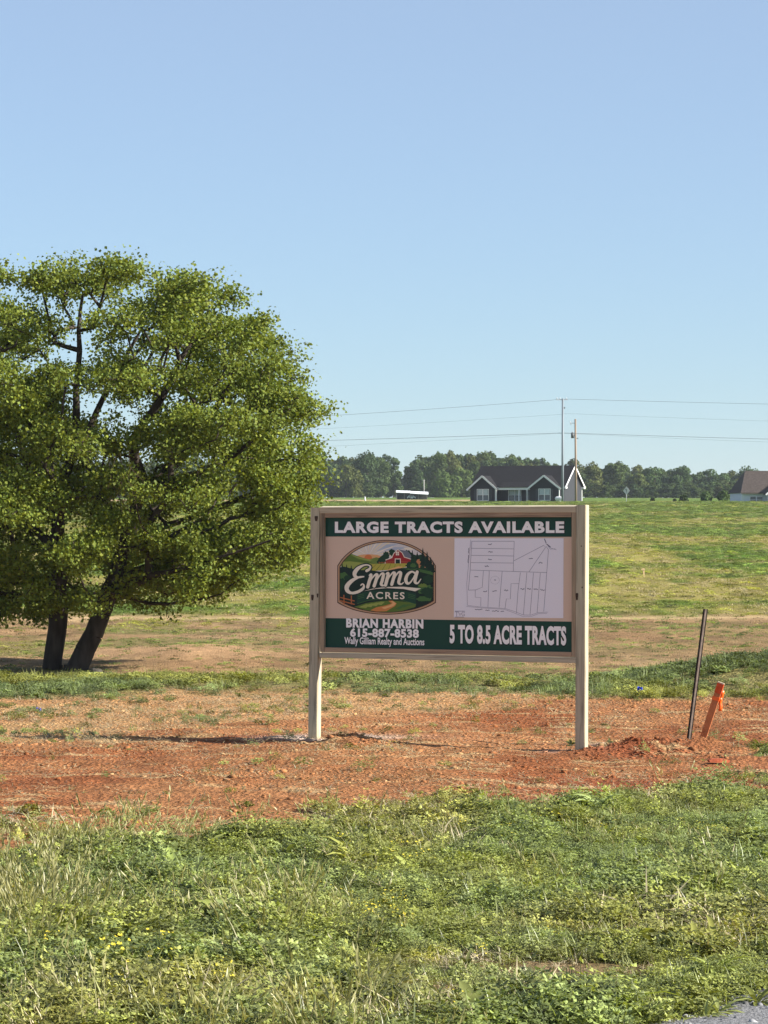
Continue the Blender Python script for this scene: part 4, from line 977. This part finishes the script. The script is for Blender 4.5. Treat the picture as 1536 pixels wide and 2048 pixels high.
SY = 25.0; SA = R(-24.5); PW, PH = 2.40, 1.18     # visible print
def bill():
    cx = (894-768)*SY/F; gz_ = 0.0
    zb = CZ-(1299-VH)*SY/F               # bottom edge of the print, about
    root = empty('real_estate_billboard', (cx, SY, 0), SA, 'wooden framed green and cream land sale billboard on two posts', 'billboard')
    x0, x1 = -PW/2, PW/2
    tr = .045; ps = .089
    xl0, xr0 = x0-tr, x1+tr
    z1 = zb+PH
    top = z1+tr+.055
    gl = terrain(np.array([cx+xl0*math.cos(SA)]), np.array([SY-xl0*math.sin(-SA)]))[0]
    # posts lean slightly
    for sgn, xa, tp, lean, zfoot in ((-1, xl0-ps, top-.008, .012, -.45), (1, xr0, top+.006, .005, -.45)):
        p = box_obj('post', 0, ps, -.045, .044, -2.6, 0, WZ, root, .004)
        p.location = (xa, 0, tp); p.rotation_euler = (0, lean, 0)
        ks = ((.06, -.10, .016, .045), (.030, -.82, .013, .05), (.082, -.80, .008, .035)) if sgn < 0 else ((.012, -.80, .012, .06), (.05, -.36, .005, .010), (.06, -.72, .006, .014))
        for (kx, kz, rx, rz) in ks:
            a_ = np.linspace(0, 2*np.pi, 14, endpoint=False); vv = [(kx+rx*math.cos(t)*(1+.2*math.sin(3*t)), -.0456, kz+rz*math.sin(t)*(.75+.25*math.cos(2*t))) for t in a_]
            mesh_obj('knot', vv, [tuple(range(14))], KNOT, p)
    tr_ = box_obj('top_rail', xl0+.002, xr0-.002, -.050, .040, -.055, 0, WX, root, .003); tr_.location = (0, 0, top); tr_.rotation_euler = (R(7.5), 0, 0)
    box_obj('bottom_rail', xl0+.002, xr0-.002, -.046, .042, zb-tr-.050, zb-tr-.003, WX, root, .003)
    # trim strips holding the panel
    box_obj('trim_strip', x0+.002, x1-.002, -.036, -.004, z1, z1+tr-.002, WT, root, .002)
    box_obj('trim_strip', x0+.002, x1-.002, -.036, -.004, zb-tr+.002, zb, WT, root, .002)
    box_obj('trim_strip', xl0+.003, x0, -.038, -.004, zb-tr+.002, z1+tr-.002, WTZ, root, .002)
    box_obj('trim_strip', x1, xr0-.003, -.038, -.004, zb-tr+.002, z1+tr-.002, WTZ, root, .002)
    cream = mat('print_cream', lin((216, 186, 162)), .45, .3)
    panel = box_obj('panel', x0-.02, x1+.02, -.002, .010, zb-.02, z1+.02, cream, root); 
    green = mat('print_green', lin((16, 64, 50)), .42, .3); dkgreen = mat('print_dark_green', lin((9, 34, 30)), .42, .3); white = mat('print_white', lin((248, 242, 236)), .45, .3)
    # --- photo-measured layout -> panel plane
    zA_zB = 1.038
    def uw(X, Y):            # X,Y in the 2.56x enlargement of photo region (600,1000)
        s = (X-121)/(1382-121); t = s*zA_zB/(s*zA_zB+(1-s)); yt = 92-4*s; yb = 748+22*s
        return x0+PW*t, zb+PH*(yb-Y)/(yb-yt)
    def Z2(x, y): return uw((640+x/5.908-600)*2.56, (1060+y/5.908-1000)*2.56)
    def Z3(x, y): return uw((890+x/5.2966-600)*2.56, (1060+y/5.2966-1000)*2.56)
    def flat(name, polys, mats_, parent=panel, d0=-.0030, step=.00006, mapf=None):
        """polys: (points, material index); stacked a hair apart in drawing order"""
        V = []; Fc = []; mi = []
        for k, (pts, m_) in enumerate(polys):
            if len(pts) < 3: continue
            n = len(V); V += [((q if mapf is None else mapf(*q))[0], d0-step*k, (q if mapf is None else mapf(*q))[1]) for q in pts]; Fc.append(tuple(range(n, n+len(pts)))); mi.append(m_)
        o = mesh_obj(name, V, Fc, mats_, parent)
        o.data.polygons.foreach_set('material_index', np.array(mi, np.int32))
        bm = bmesh.new(); bm.from_mesh(o.data)
        for f in bm.faces:
            f.normal_update()
            if f.normal.y > 0: f.normal_flip()
        bmesh.ops.triangulate(bm, faces=bm.faces[:]); bm.to_mesh(o.data); bm.free(); return o
    W1 = lambda X, Y: uw(X, Y)
    def quad_uw(name, ua, ub, wa, wb, m_, d): return flat(name, [([(ua, wa), (ub, wa), (ub, wb), (ua, wb)], 0)], [m_], d0=d)
    g_top = uw(700, 188)[1]; g_bot = uw(700, 608)[1]
    quad_uw('header_band', x0-.01, x1+.01, g_top, z1+.01, green, -.0030)
    quad_uw('footer_band', x0-.01, x1+.01, zb-.01, g_bot, green, -.0030)
    # --- lettering
    def text(name, s, ua, ub, wa, wb, m_, weight=.03, shadow=True, d=-.0045, sp=1.0, slant=0.0):
        def build(nm, off, mm, dd, du=0, dw=0, grow=0):
            cu = bpy.data.curves.new(nm, 'FONT'); cu.body = s; cu.offset = off; cu.fill_mode = 'FRONT'; cu.space_character = sp; cu.resolution_u = 4; cu.shear = slant
            ob = bpy.data.objects.new(nm, cu); COL.objects.link(ob); dg = bpy.context.evaluated_depsgraph_get()
            me = bpy.data.meshes.new_from_object(ob.evaluated_get(dg)); COL.objects.unlink(ob); bpy.data.objects.remove(ob); bpy.data.curves.remove(cu)
            co = np.zeros(len(me.vertices)*3); me.vertices.foreach_get('co', co); co = co.reshape(-1, 3)
            return me, co
        me, co = build(name, weight, m_, d); mn, mxx = co.min(0), co.max(0)
        def put(me, co, mm, dd, nm, du=0, dw=0):
            out = np.zeros_like(co); out[:, 0] = ua+(co[:, 0]-mn[0])/(mxx[0]-mn[0])*(ub-ua)+du; out[:, 2] = wa+(co[:, 1]-mn[1])/(mxx[1]-mn[1])*(wb-wa)+dw; out[:, 1] = dd
            me.vertices.foreach_set('co', out.ravel().astype(np.float32)); me.materials.clear(); me.materials.append(mm); me.polygons.foreach_set('use_smooth', np.zeros(len(me.polygons), bool)); me.update()
            o = bpy.data.objects.new(nm, me); COL.objects.link(o); o.parent = panel; return o
        if shadow:
            me2, co2 = build(name, weight+.035, dkgreen, d); put(me2, co2, dkgreen, d+.0007, 'lettering_shadow', .003, -.003)
        return put(me, co, m_, d, name)
    def tb(Xa, Ya, Xb, Yb): a = uw(Xa, Yb); b_ = uw(Xb, Ya); return a[0], b_[0], a[1], b_[1]
    text('lettering', 'LARGE TRACTS AVAILABLE', *tb(168, 109, 1338, 170), white, .050, sp=1.15)
    text('lettering', 'BRIAN HARBIN', *tb(226, 606, 620, 648), white, .052, sp=1.13)
    text('lettering', '615-887-8538', *tb(246, 655, 597, 696), white, .048, sp=1.08)
    text('lettering', 'Wally Gilliam Realty and Auctions', *tb(217, 702, 625, 742), white, .022, sp=1.0)
    text('lettering', '5 TO 8.5 ACRE TRACTS', *tb(754, 640, 1348, 728), white, .048, sp=1.06)
    # --- plat map sheet
    sheet = mat('map_paper', lin((236, 229, 232)), .5, .3); ink = mat('map_ink', lin((140, 130, 146)), .6); ink2 = mat('map_ink_dark', lin((104, 96, 114)), .6)
    flat('map_sheet', [([(75, 88), (1225, 86), (1222, 922), (68, 915)], 0)], [sheet], d0=-.0035, mapf=Z3)
    def ribbon(pts, w, closed=False):
        """list of quads along a polyline; w may be a list of widths"""
        out = []; p = [Vector((a, b_)) for a, b_ in pts]; ws = w if isinstance(w, (list, tuple)) else [w]*len(p)
        nrm = []
        for i in range(len(p)):
            d = (p[min(i+1, len(p)-1)]-p[max(i-1, 0)]); d = d.normalized() if d.length > 1e-6 else Vector((1, 0)); nrm.append(Vector((-d.y, d.x)))
        l = [tuple(p[i]+nrm[i]*ws[i]/2) for i in range(len(p))]; r_ = [tuple(p[i]-nrm[i]*ws[i]/2) for i in range(len(p))]
        for i in range(len(p)-1): out.append([l[i], l[i+1], r_[i+1], r_[i]])
        return out
    lines = [[(258, 118), (705, 118)], [(255, 192), (702, 198)], [(252, 266), (700, 272)], [(248, 342), (697, 346)], [(245, 420), (1048, 445)],
             [(258, 118), (240, 430), (222, 630)], [(705, 118), (695, 436)], [(702, 322), (1020, 158), (1032, 180)], [(1035, 182), (860, 438)], [(1040, 170), (1066, 205), (1048, 445)],
             [(380, 428), (368, 600), (300, 628), (222, 630)], [(294, 630), (294, 704), (354, 708), (352, 800)], [(442, 430), (428, 808)], [(578, 432), (546, 812)],
             [(755, 562), (672, 560), (664, 722), (622, 720), (608, 820)], [(770, 445), (745, 640), (728, 868)], [(838, 446), (802, 885)], [(908, 448), (872, 890)], [(980, 450), (946, 868)], [(1048, 445), (1016, 852)]]
    polys = []
    for q in lines: polys += [(k, 0) for k in ribbon(q, 4.2)]
    light = [[(248, 100), (205, 560), (212, 790)], [(212, 790), (350, 806), (610, 822), (700, 850), (800, 888), (880, 890), (960, 864), (1060, 858)], [(200, 800), (340, 814), (600, 830), (690, 862), (790, 902), (890, 902), (970, 872), (1050, 872)], [(1022, 96), (1045, 150), (1090, 188), (1150, 208)], [(1060, 165), (1085, 200), (1140, 196)]]
    for q in light: polys += [(k, 0) for k in ribbon(q, 3.2)]
    a_ = np.linspace(0, 6.28, 22); polys += [(k, 0) for k in ribbon([(502+46*math.cos(t), 525+42*math.sin(t)) for t in a_], 1.6)]
    # tiny lot marks
    rr = random.Random(3)
    for (lx, ly, lw) in ((450, 152, 40), (456, 228, 44), (450, 308, 40), (416, 380, 40), (880, 296, 42), (982, 343, 40), (306, 490, 40), (398, 640, 40), (498, 636, 44), (620, 632, 42), (792, 618, 42), (862, 614, 40), (932, 622, 46), (1002, 626, 46), (502, 522, 18)):
        n = 7; pts_ = [(lx-lw/2+lw*i/(n-1), ly+rr.uniform(-7, 7)) for i in range(n)]; polys += [(k, 1) for k in ribbon(pts_, 6.5)]
    for (xa, xb, yy) in ((290, 370, 832), (402, 445, 842), (470, 545, 848), (562, 598, 852)): 
        n = int((xb-xa)/9)+2; polys += [(k, 1) for k in ribbon([(xa+(xb-xa)*i/(n-1), yy+rr.uniform(-5, 5)) for i in range(n)], 6)]
    for (xa, ya, xb, yb) in ((228, 188, 224, 245), (226, 262, 218, 345)):
        n = 7; polys += [(k, 1) for k in ribbon([(xa+(xb-xa)*i/(n-1)+rr.uniform(-3, 3), ya+(yb-ya)*i/(n-1)) for i in range(n)], 6)]
    for (xa, ya, xb, yb) in ((1024, 92, 1042, 136), (1050, 148, 1088, 178)): polys += [(k, 1) for k in ribbon([(xa, ya), (xb, yb)], 8)]
    for q in ([(82, 858), (120, 858)], [(100, 858), (98, 905)], [(120, 862), (134, 900), (146, 868)], [(185, 862), (160, 858), (152, 880), (160, 900), (182, 898), (182, 882), (168, 882)], [(80, 912), (176, 912)], [(80, 850), (186, 850)]): polys += [(k, 0) for k in ribbon(q, 5)]
    flat('map_drawing', polys, [ink, ink2], d0=-.0042, step=.000004, mapf=Z3)
    # --- farm emblem
    pal = dict(brown=(62, 34, 30), ring=(186, 148, 112), cream=(238, 224, 200), sky=(214, 206, 200), ray=(232, 214, 176), cloud=(178, 186, 196), sun=(214, 122, 66), hill=(110, 132, 58), hill2=(150, 160, 76), field=(182, 170, 70), fdark=(92, 116, 44),
               dark=(20, 44, 36), tree=(28, 62, 40), red=(158, 40, 40), roof=(112, 116, 124), road=(208, 132, 72), road2=(232, 178, 116), leaf=(70, 108, 54), fence=(176, 102, 56), ban=(24, 66, 48), animal=(196, 132, 84), glow=(224, 168, 112))
    keys = list(pal); EM = [mat('emblem_'+k, lin(pal[k]), .45, .3) for k in keys]; K = {k: i for i, k in enumerate(keys)}
    def badge(ins):
        l, r_ = 180+ins, 1342-ins; t, c = 118+ins*.9, 990-ins*.9; out = []
        xs = np.linspace(-1, 1, 26)
        for q in xs: out.append((l+(r_-l)*(q+1)/2, t+(418-118)*(1-math.sqrt(max(0, 1-(q*.92)**2)))/(1-math.sqrt(1-.92**2))*(1-ins/700)))
        for q in xs[::-1]: out.append((l+(r_-l)*(q+1)/2, c-(990-852)*(1-math.sqrt(max(0, 1-(q*.80)**2)))/(1-math.sqrt(1-.80**2))))
        return out
    inner = badge(34)
    area = sum(inner[i][0]*inner[(i+1) % len(inner)][1]-inner[(i+1) % len(inner)][0]*inner[i][1] for i in range(len(inner)))
    def clip(poly):
        out = list(poly); sg = 1 if area > 0 else -1
        for i in range(len(inner)):
            a, b_ = inner[i], inner[(i+1) % len(inner)]; inp = out; out = []
            if not inp: break
            ins = lambda p: sg*((b_[0]-a[0])*(p[1]-a[1])-(b_[1]-a[1])*(p[0]-a[0])) >= -1e-6
            for j in range(len(inp)):
                p, q = inp[j], inp[(j+1) % len(inp)]; ip, iq = ins(p), ins(q)
                if ip != iq:
                    d1 = (b_[0]-a[0])*(p[1]-a[1])-(b_[1]-a[1])*(p[0]-a[0]); d2 = (b_[0]-a[0])*(q[1]-a[1])-(b_[1]-a[1])*(q[0]-a[0]); t = d1/(d1-d2); x_ = (p[0]+(q[0]-p[0])*t, p[1]+(q[1]-p[1])*t)
                if ip: out.append(p)
                if ip != iq: out.append(x_)
        return out
    E = []
    add = lambda pts_, c, cl=True: E.append((clip(pts_) if cl else pts_, K[c]))
    def rib(pts_, w, c, cl=False):
        for q in ribbon(pts_, w): E.append((clip(q) if cl else q, K[c]))
    def disc(cx_, cy_, rx, ry_, c, n=16, cl=True, a0=0, a1=6.283): add([(cx_+rx*math.cos(a0+(a1-a0)*i/n), cy_+ry_*math.sin(a0+(a1-a0)*i/n)) for i in range(n)], c, cl)
    def bush(cx_, cy_, rx, ry_, c, s=1, cl=True):
        q = random.Random(s); n = 26; add([(cx_+rx*(1+.22*q.uniform(-1, 1))*math.cos(6.283*i/n), cy_+ry_*(1+.22*q.uniform(-1, 1))*math.sin(6.283*i/n)) for i in range(n)], c, cl)
    def conifer(cx_, top_, bot, w, c, cl=True):
        h = bot-top_; pts_ = [(cx_, top_)]
        for k in range(1, 5): pts_ += [(cx_+w*.5*k/4.0, top_+h*k/4.2), (cx_+w*.28*k/4.0, top_+h*k/4.2)]
        pts_ += [(cx_+w*.12, bot), (cx_-w*.12, bot)]
        for k in range(4, 0, -1): pts_ += [(cx_-w*.28*k/4.0, top_+h*k/4.2), (cx_-w*.5*k/4.0, top_+h*k/4.2)]
        add(pts_, c, cl)
    E.append((badge(0), K['brown'])); E.append((badge(9), K['ring'])); E.append((badge(25), K['brown'])); E.append((badge(34), K['sky']))
    for k in range(15):
        a = math.pi*(1.0+(k+.5)/15); rib([(545+45*math.cos(a), 318+45*math.sin(a)), (545+330*math.cos(a), 318+250*math.sin(a))], [5, 26], 'ray' if k % 3 else 'cream', True)
    add([(640, 250), (760, 170), (900, 165), (760, 215)], 'cloud'); add([(720, 240), (860, 200), (1000, 205), (880, 240)], 'cloud'); add([(960, 210), (1060, 200), (1080, 230), (990, 235)], 'cream')
    disc(550, 325, 160, 40, 'glow', 16); disc(545, 330, 46, 42, 'sun')
    add([(200, 400), (340, 278), (400, 300), (480, 328), (560, 345), (640, 320), (720, 345), (720, 420), (200, 420)], 'hill'); add([(200, 420), (300, 300), (330, 290), (420, 345), (560, 372), (620, 400), (200, 430)], 'fdark')
    add([(330, 285), (480, 335), (600, 350), (560, 365), (430, 335)], 'hill2')
    for k, (bx, by, br) in enumerate(((690, 370, 40), (755, 300, 42), (830, 265, 40), (720, 345, 40), (1000, 300, 60))): bush(bx, by, br, br*1.05, 'tree', 40+k)
    add([(230, 375), (330, 368), (480, 385), (600, 395), (600, 480), (230, 480)], 'hill2'); add([(560, 400), (700, 395), (900, 385), (1040, 395), (1000, 430), (900, 460), (620, 480), (540, 460)], 'field')
    for k in range(7): rib([(590+55*k, 398), (560+70*k-60, 470)], [3, 7], 'fdark', True)
    add([(760, 470), (900, 425), (960, 432), (850, 480)], 'road2')
    add([(1000, 330), (1060, 280), (1120, 300), (1190, 280), (1260, 330), (1330, 400), (1330, 520), (1000, 470)], 'tree')
    # barn
    add([(895, 228), (1010, 248), (1068, 318), (1040, 345), (970, 318), (945, 272)], 'roof'); 
    add([(752, 352), (820, 328), (845, 275), (893, 235), (945, 272), (968, 318), (1042, 342), (1042, 392), (752, 392)], 'red')
    rib([(748, 354), (822, 326), (847, 273), (895, 230), (946, 270), (970, 318), (1048, 342)], 9, 'cream'); add([(858, 335), (928, 335), (928, 392), (858, 392)], 'cream'); add([(867, 344), (919, 344), (919, 392), (867, 392)], 'dark')
    add([(870, 254), (908, 254), (908, 297), (870, 297)], 'cream'); rib([(889, 256), (889, 296)], 3, 'red'); rib([(871, 275), (907, 275)], 3, 'red')
    rib([(665, 385), (858, 372)], 5, 'fence'); rib([(928, 372), (1045, 378)], 5, 'fence')
    for k in range(6): rib([(675+32*k, 372), (675+32*k, 396)], 5, 'fence')
    # dark middle ground
    add([(190, 440), (260, 430), (420, 470), (560, 470), (700, 490), (900, 450), (1000, 440), (1120, 450), (1320, 500), (1330, 860), (1000, 950), (760, 965), (420, 930), (190, 850)], 'dark')
    add([(940, 452), (1100, 448), (1310, 492), (1310, 530), (1150, 490)], 'leaf')
    bush(1060, 415, 70, 42, 'tree', 51); bush(1075, 415, 32, 28, 'leaf', 52)
    for (qx, qt, qb, qw) in ((240, 390, 500, 50), (290, 400, 500, 50), (345, 410, 510, 48), (1065, 232, 340, 50), (1122, 252, 350, 54)): conifer(qx, qt, qb, qw, 'dark')
    add([(1110, 372), (1125, 345), (1150, 340), (1150, 365), (1215, 378), (1228, 400), (1222, 442), (1208, 442), (1206, 415), (1160, 415), (1155, 445), (1142, 445), (1138, 405)], 'animal')
    for (qx, qt, qb, qw) in ((1188, 205, 420, 80), (1238, 248, 440, 80), (1280, 312, 470, 84), (1312, 365, 500, 54)): conifer(qx, qt, qb, qw, 'dark', False)
    for k, (bx, by, bw, bh, c) in enumerate(((250, 540, 60, 45, 'leaf'), (225, 620, 60, 60, 'tree'), (300, 560, 40, 30, 'tree'), (1210, 690, 90, 55, 'leaf'), (1240, 720, 80, 50, 'tree'), (1250, 580, 60, 50, 'tree'), (1210, 805, 90, 32, 'leaf'), (1190, 650, 50, 22, 'hill'), (1260, 770, 50, 30, 'tree'), (200, 690, 40, 30, 'tree'))): bush(bx, by, bw, bh, c, 60+k)
    # lower field, track and fence
    add([(380, 900), (520, 855), (700, 830), (820, 825), (980, 840), (1110, 860), (1100, 900), (900, 960), (760, 968), (560, 950)], 'fdark')
    for k in range(4): add([(430+60*k, 905-14*k), (520+60*k, 868-10*k), (560+60*k, 872-10*k), (520+60*k, 915-12*k)], 'hill2')
    for k in range(3): add([(860+60*k, 925-20*k), (960+50*k, 868), (990+50*k, 872), (920+60*k, 925-20*k)], 'leaf')
    add([(570, 940), (640, 905), (760, 880), (820, 860), (780, 828), (830, 826), (880, 858), (860, 890), (800, 925), (760, 950), (640, 955)], 'road'); add([(700, 910), (800, 880), (835, 855), (810, 832), (840, 834), (872, 860), (840, 890), (740, 925)], 'road2')
    for q in ([(215, 790), (385, 832)], [(210, 826), (385, 872)]): rib(q, 13, 'fence')
    for q in (258, 345): rib([(q, 760), (q+2, 872)], 13, 'fence')
    # name ribbon
    add([(410, 750), (560, 715), (760, 700), (960, 712), (1110, 745), (1105, 868), (960, 825), (760, 805), (560, 822), (415, 862)], 'ban')
    rib([(415, 862), (560, 822), (760, 805), (960, 825), (1105, 868)], 5, 'leaf'); 
    for k in range(3):
        rib([(425, 762+20*k), (495, 748+20*k)], 5, 'leaf'); rib([(1015, 748+20*k), (1095, 768+20*k)], 5, 'leaf')
    # swash under the name
    add([(478, 722), (600, 682), (760, 662), (960, 660), (1172, 682), (1100, 724), (960, 694), (760, 684), (620, 692)], 'dark', False); sw = [(490, 716), (610, 684), (770, 667), (960, 664), (1168, 684), (1098, 718), (960, 690), (770, 680), (630, 690)]; add(sw, 'cream', False)
    def smooth(pts_, n=6):
        p = [Vector(q) for q in pts_]; out = []
        for i in range(len(p)-1):
            p0, p1, p2, p3 = p[max(i-1, 0)], p[i], p[i+1], p[min(i+2, len(p)-1)]
            for k in range(n):
                t = k/n; out.append(tuple(.5*((2*p1)+(p2-p0)*t+(2*p0-5*p1+4*p2-p3)*t*t+(3*p1-p0-3*p2+p3)*t**3)))
        out.append(tuple(p[-1])); return out
    # hand-lettered name: x, y, pen width
    strokes = [[(528, 478, 34), (556, 462, 30), (572, 432, 20), (540, 410, 14), (488, 416, 22), (425, 452, 42), (388, 500, 50), (392, 540, 40), (430, 556, 22), (492, 546, 14)],
               [(500, 546, 14), (430, 556, 24), (350, 598, 44), (296, 660, 54), (302, 712, 46), (350, 738, 30), (420, 726, 34), (480, 690, 34), (496, 652, 22), (478, 632, 14), (455, 652, 14)],
               [(556, 536, 14), (572, 520, 18), (580, 530, 36), (560, 600, 40), (540, 668, 38)], [(556, 640, 10), (590, 570, 14), (632, 522, 22), (652, 530, 36), (636, 596, 38), (616, 656, 38)], [(634, 630, 10), (668, 556, 14), (704, 512, 22), (726, 522, 36), (712, 590, 38), (700, 638, 34), (730, 650, 18), (752, 632, 10)],
               [(752, 520, 12), (772, 502, 18), (782, 515, 36), (768, 580, 40), (750, 646, 38)], [(764, 620, 10), (796, 550, 14), (838, 500, 22), (858, 510, 36), (842, 576, 38), (824, 636, 38)], [(842, 610, 10), (872, 536, 14), (908, 494, 22), (930, 506, 36), (916, 570, 38), (906, 618, 34), (936, 634, 18), (966, 610, 10)],
               [(1098, 505, 20), (1060, 488, 22), (1012, 520, 34), (990, 580, 42), (1006, 622, 34), (1040, 616, 20), (1080, 560, 14), (1108, 500, 16)], [(1124, 490, 36), (1104, 560, 40), (1100, 610, 34), (1130, 622, 20), (1170, 570, 8)]]
    for grow, c in ((26, 'dark'), (0, 'cream')):
        for st in strokes:
            sm = smooth([(q[0], q[1]) for q in st]); ws = np.interp(np.linspace(0, len(st)-1, len(sm)), range(len(st)), [q[2] for q in st]); rib(sm, [w+grow for w in ws], c)
            for (ex, ey, ew) in (st[0], st[-1]):
                if ew+grow > 16: disc(ex, ey, (ew+grow)/2, (ew+grow)/2, c, 12, False)
    flat('emblem', E, EM, d0=-.0034, step=.0000055, mapf=Z2)
    a = Z2(525, 806); b_ = Z2(975, 728); text('lettering', 'ACRES', a[0], b_[0], a[1], b_[1], EM[K['cream']], .02, False, d=-.0068, sp=1.25)
bill()

# ------------------------------------------------------------------ stakes, flags and small things near the sign
def ground_at(px, y): 
    x = (px-768)*y/F; return x, float(terrain(np.array([x]), np.array([y]))[0])
def small_things():
    # steel T post, leaning right
    y = 25.0; x, z = ground_at(1376, y); tx = P(1411, 1218, y)
    root = empty('steel_fence_post', (x, y, z), 0, 'thin dark steel fence post leaning right beside the orange stake', 'fence post')
    d = Vector((tx.x-x, 0, tx.z-z)); ln = d.length
    m = mat('post_dark', (.020, .015, .012), .55, .4, .4, 20, .3, 60); ml = mat('post_light', (.34, .27, .21), .5, .4, .3, 25)  # darker tone for the flange, lighter for the stem
    fl = box_obj('flange', -.021, .021, -.003, .003, -.3, ln, m, root, .001); st = box_obj('stem', -.0075, .0075, -.034, -.0032, -.3, ln, ml, root, .0015)
    rot = d.to_track_quat('Z', 'Y').to_euler()
    ang = math.atan2(d.x, d.z)
    for o in (fl, st): o.rotation_euler = (0, ang, 0)
    # orange survey stake with flagging tape
    y = 24.9; x, z = ground_at(1403, y); tx = P(1443, 1364, y); d = Vector((tx.x-x, 0, tx.z-z)); ln = d.length; ang = math.atan2(d.x, d.z)
    root = empty('survey_stake', (x, y, z), 0, 'orange painted survey stake leaning right with orange tape tied on', 'survey stake')
    om = mat('stake_orange', (.50, .165, .065), .75, .2, .25, 14, .3, 60); ot = mat('stake_top_orange', (.62, .085, .025), .7, .2, .2, 20); raw = mat('stake_raw_end', (.62, .50, .36), .8)
    sh = prism_obj('shaft', [(-.029, -.25), (.029, -.25), (.029, ln*.82), (-.029, ln*.82)], -.009, .009, om, root); hd = prism_obj('painted_top', [(-.0305, ln*.82), (.0305, ln*.82), (.0305, ln-.01), (-.0305, ln-.01)], -.0105, .0105, ot, root); en = box_obj('end_grain', -.030, .030, -.010, .010, ln-.01, ln, raw, root)
    for o in (sh, hd, en): o.rotation_euler = (0, ang, R(-20))
    tape = mat('flagging_tape', (.85, .13, .015), .35, .5, .15, 10)
    vv = []; ff = []; n = 9
    def strip(name, pts_, w):
        v = []; 
        for q in pts_: v += [(q[0]-w/2, q[1], q[2]), (q[0]+w/2, q[1]+.004, q[2])]
        o = mesh_obj(name, v, [(2*i, 2*i+1, 2*i+3, 2*i+2) for i in range(len(pts_)-1)], tape, root, True); md = o.modifiers.new('thickness', 'SOLIDIFY'); md.thickness = .0008; return o
    tx_ = d.x/ln; tz_ = d.z/ln
    wr_ = box_obj('tape_wrap', -.033, .033, -.0135, .0135, ln*.70, ln*.76, tape, root, .002); wr_.rotation_euler = (0, ang, R(-20))
    p = Vector((tx_*ln*.86+.030, -.014, tz_*ln*.86)); strip('tape_tail', [(p.x+.006*math.sin(k*1.3)-.0035*k, p.y-.004*math.cos(k), p.z-.026*k) for k in range(8)], .030)
    p = Vector((tx_*ln*.74+.035, -.016, tz_*ln*.74)); strip('tape_tail', [(p.x+.004*math.sin(k*1.9), p.y-.003*math.cos(k), p.z-.020*k) for k in range(6)], .024)
    # broken piece of painted stake lying on the clay
    x, z = ground_at(1437, 23.35)
    o = prism_obj('stake_offcut', [(-.085, 0), (.082, .004), (.088, .024), (.05, .034), (-.07, .030), (-.092, .018)], -.03, .03, mat('offcut_red', (.42, .11, .05), .8, .2, .3, 20, .4, 50)); o.location = (x, 23.35, z+.012); o.rotation_euler = (0, R(3), R(12)); tag(o, 'short broken orange stake offcut lying on the clay by the stakes', 'stake offcut')
    # pin flags
    blue = mat('flag_blue', (.025, .05, .40), .8, .1, .2, 12); wirem = mat('flag_wire', (.3, .3, .32), .5, .4, metal=.6)
    for (px, vt, vb, y, lab, lean) in ((66, 1420, 1447, 29.5, 'small blue pin flag in the straw at the left edge', .10), (1267, 1378, 1400, 31.5, 'small blue pin flag between the billboard and the steel post', .16)):
        x, z = ground_at(px, y); top_ = P(px, vt, y).z-z
        f = empty('pin_flag', (x, y, z), 0, lab, 'pin flag', 'blue pin flags')
        cyl_obj('wire', (0, 0, -.05), (lean*.2, 0, top_), .004, .004, wirem, f, 6)
        top_ += .03; hh = max(.11, top_*.62); v = []; nx = 6
        for i in range(nx+1):
            t = i/nx; xx = lean*.2-.01+t*.055+(.012 if True else 0); v += [(xx, .018*math.sin(t*5), top_-hh*.9-.02*t), (xx+.012, .018*math.sin(t*5+.6), top_-.01*t)]
        o = mesh_obj('flag', v, [(2*i, 2*i+2, 2*i+3, 2*i+1) for i in range(nx)], blue, f, True); md = o.modifiers.new('thickness', 'SOLIDIFY'); md.thickness = .0015
    # rock or stump by the tree
    x, z = ground_at(193, 55.0); zz = P(193, 1336, 55.0).z
    V, Fc = make_clod(201, .9); bm = bmesh.new(); bmesh.ops.create_icosphere(bm, subdivisions=3, radius=1)
    for q in bm.verts: q.co *= .8+.5*float(fbm(np.array([q.co.x*1.7+5]), np.array([q.co.y*1.7+q.co.z*2.1]), 7, 3)[0])
    me = bpy.data.meshes.new('boulder'); bm.to_mesh(me); bm.free(); me.materials.append(mat('boulder_dark', (.07, .062, .05), .9, .15, .4, 4, .8, 20))
    o = bpy.data.objects.new('boulder', me); COL.objects.link(o); h_ = max(.25, zz-z); o.location = (x, 55, z+h_*.4); o.scale = (.14, .16, h_*.62); tag(o, 'small dark boulder at the right foot of the two-trunked tree', 'boulder')
small_things()

# ------------------------------------------------------------------ thin air haze round everything
def haze_box():
    hm = bpy.data.materials.new('thin_haze'); hm.use_nodes = True; nt = hm.node_tree
    for n_ in list(nt.nodes): nt.nodes.remove(n_)
    out = nt.nodes.new('ShaderNodeOutputMaterial'); pv = nt.nodes.new('ShaderNodeVolumePrincipled')
    pv.inputs['Color'].default_value = (.80, .87, .95, 1); pv.inputs['Density'].default_value = .00010; pv.inputs['Anisotropy'].default_value = .2
    nt.links.new(pv.outputs[0], out.inputs['Volume'])
    o = box_obj('haze', -9000, 9000, -300, 9600, -4.0, 60.0, hm); o['kind'] = 'stuff'; o['label'] = 'thin pale haze of the morning air'
haze_box()
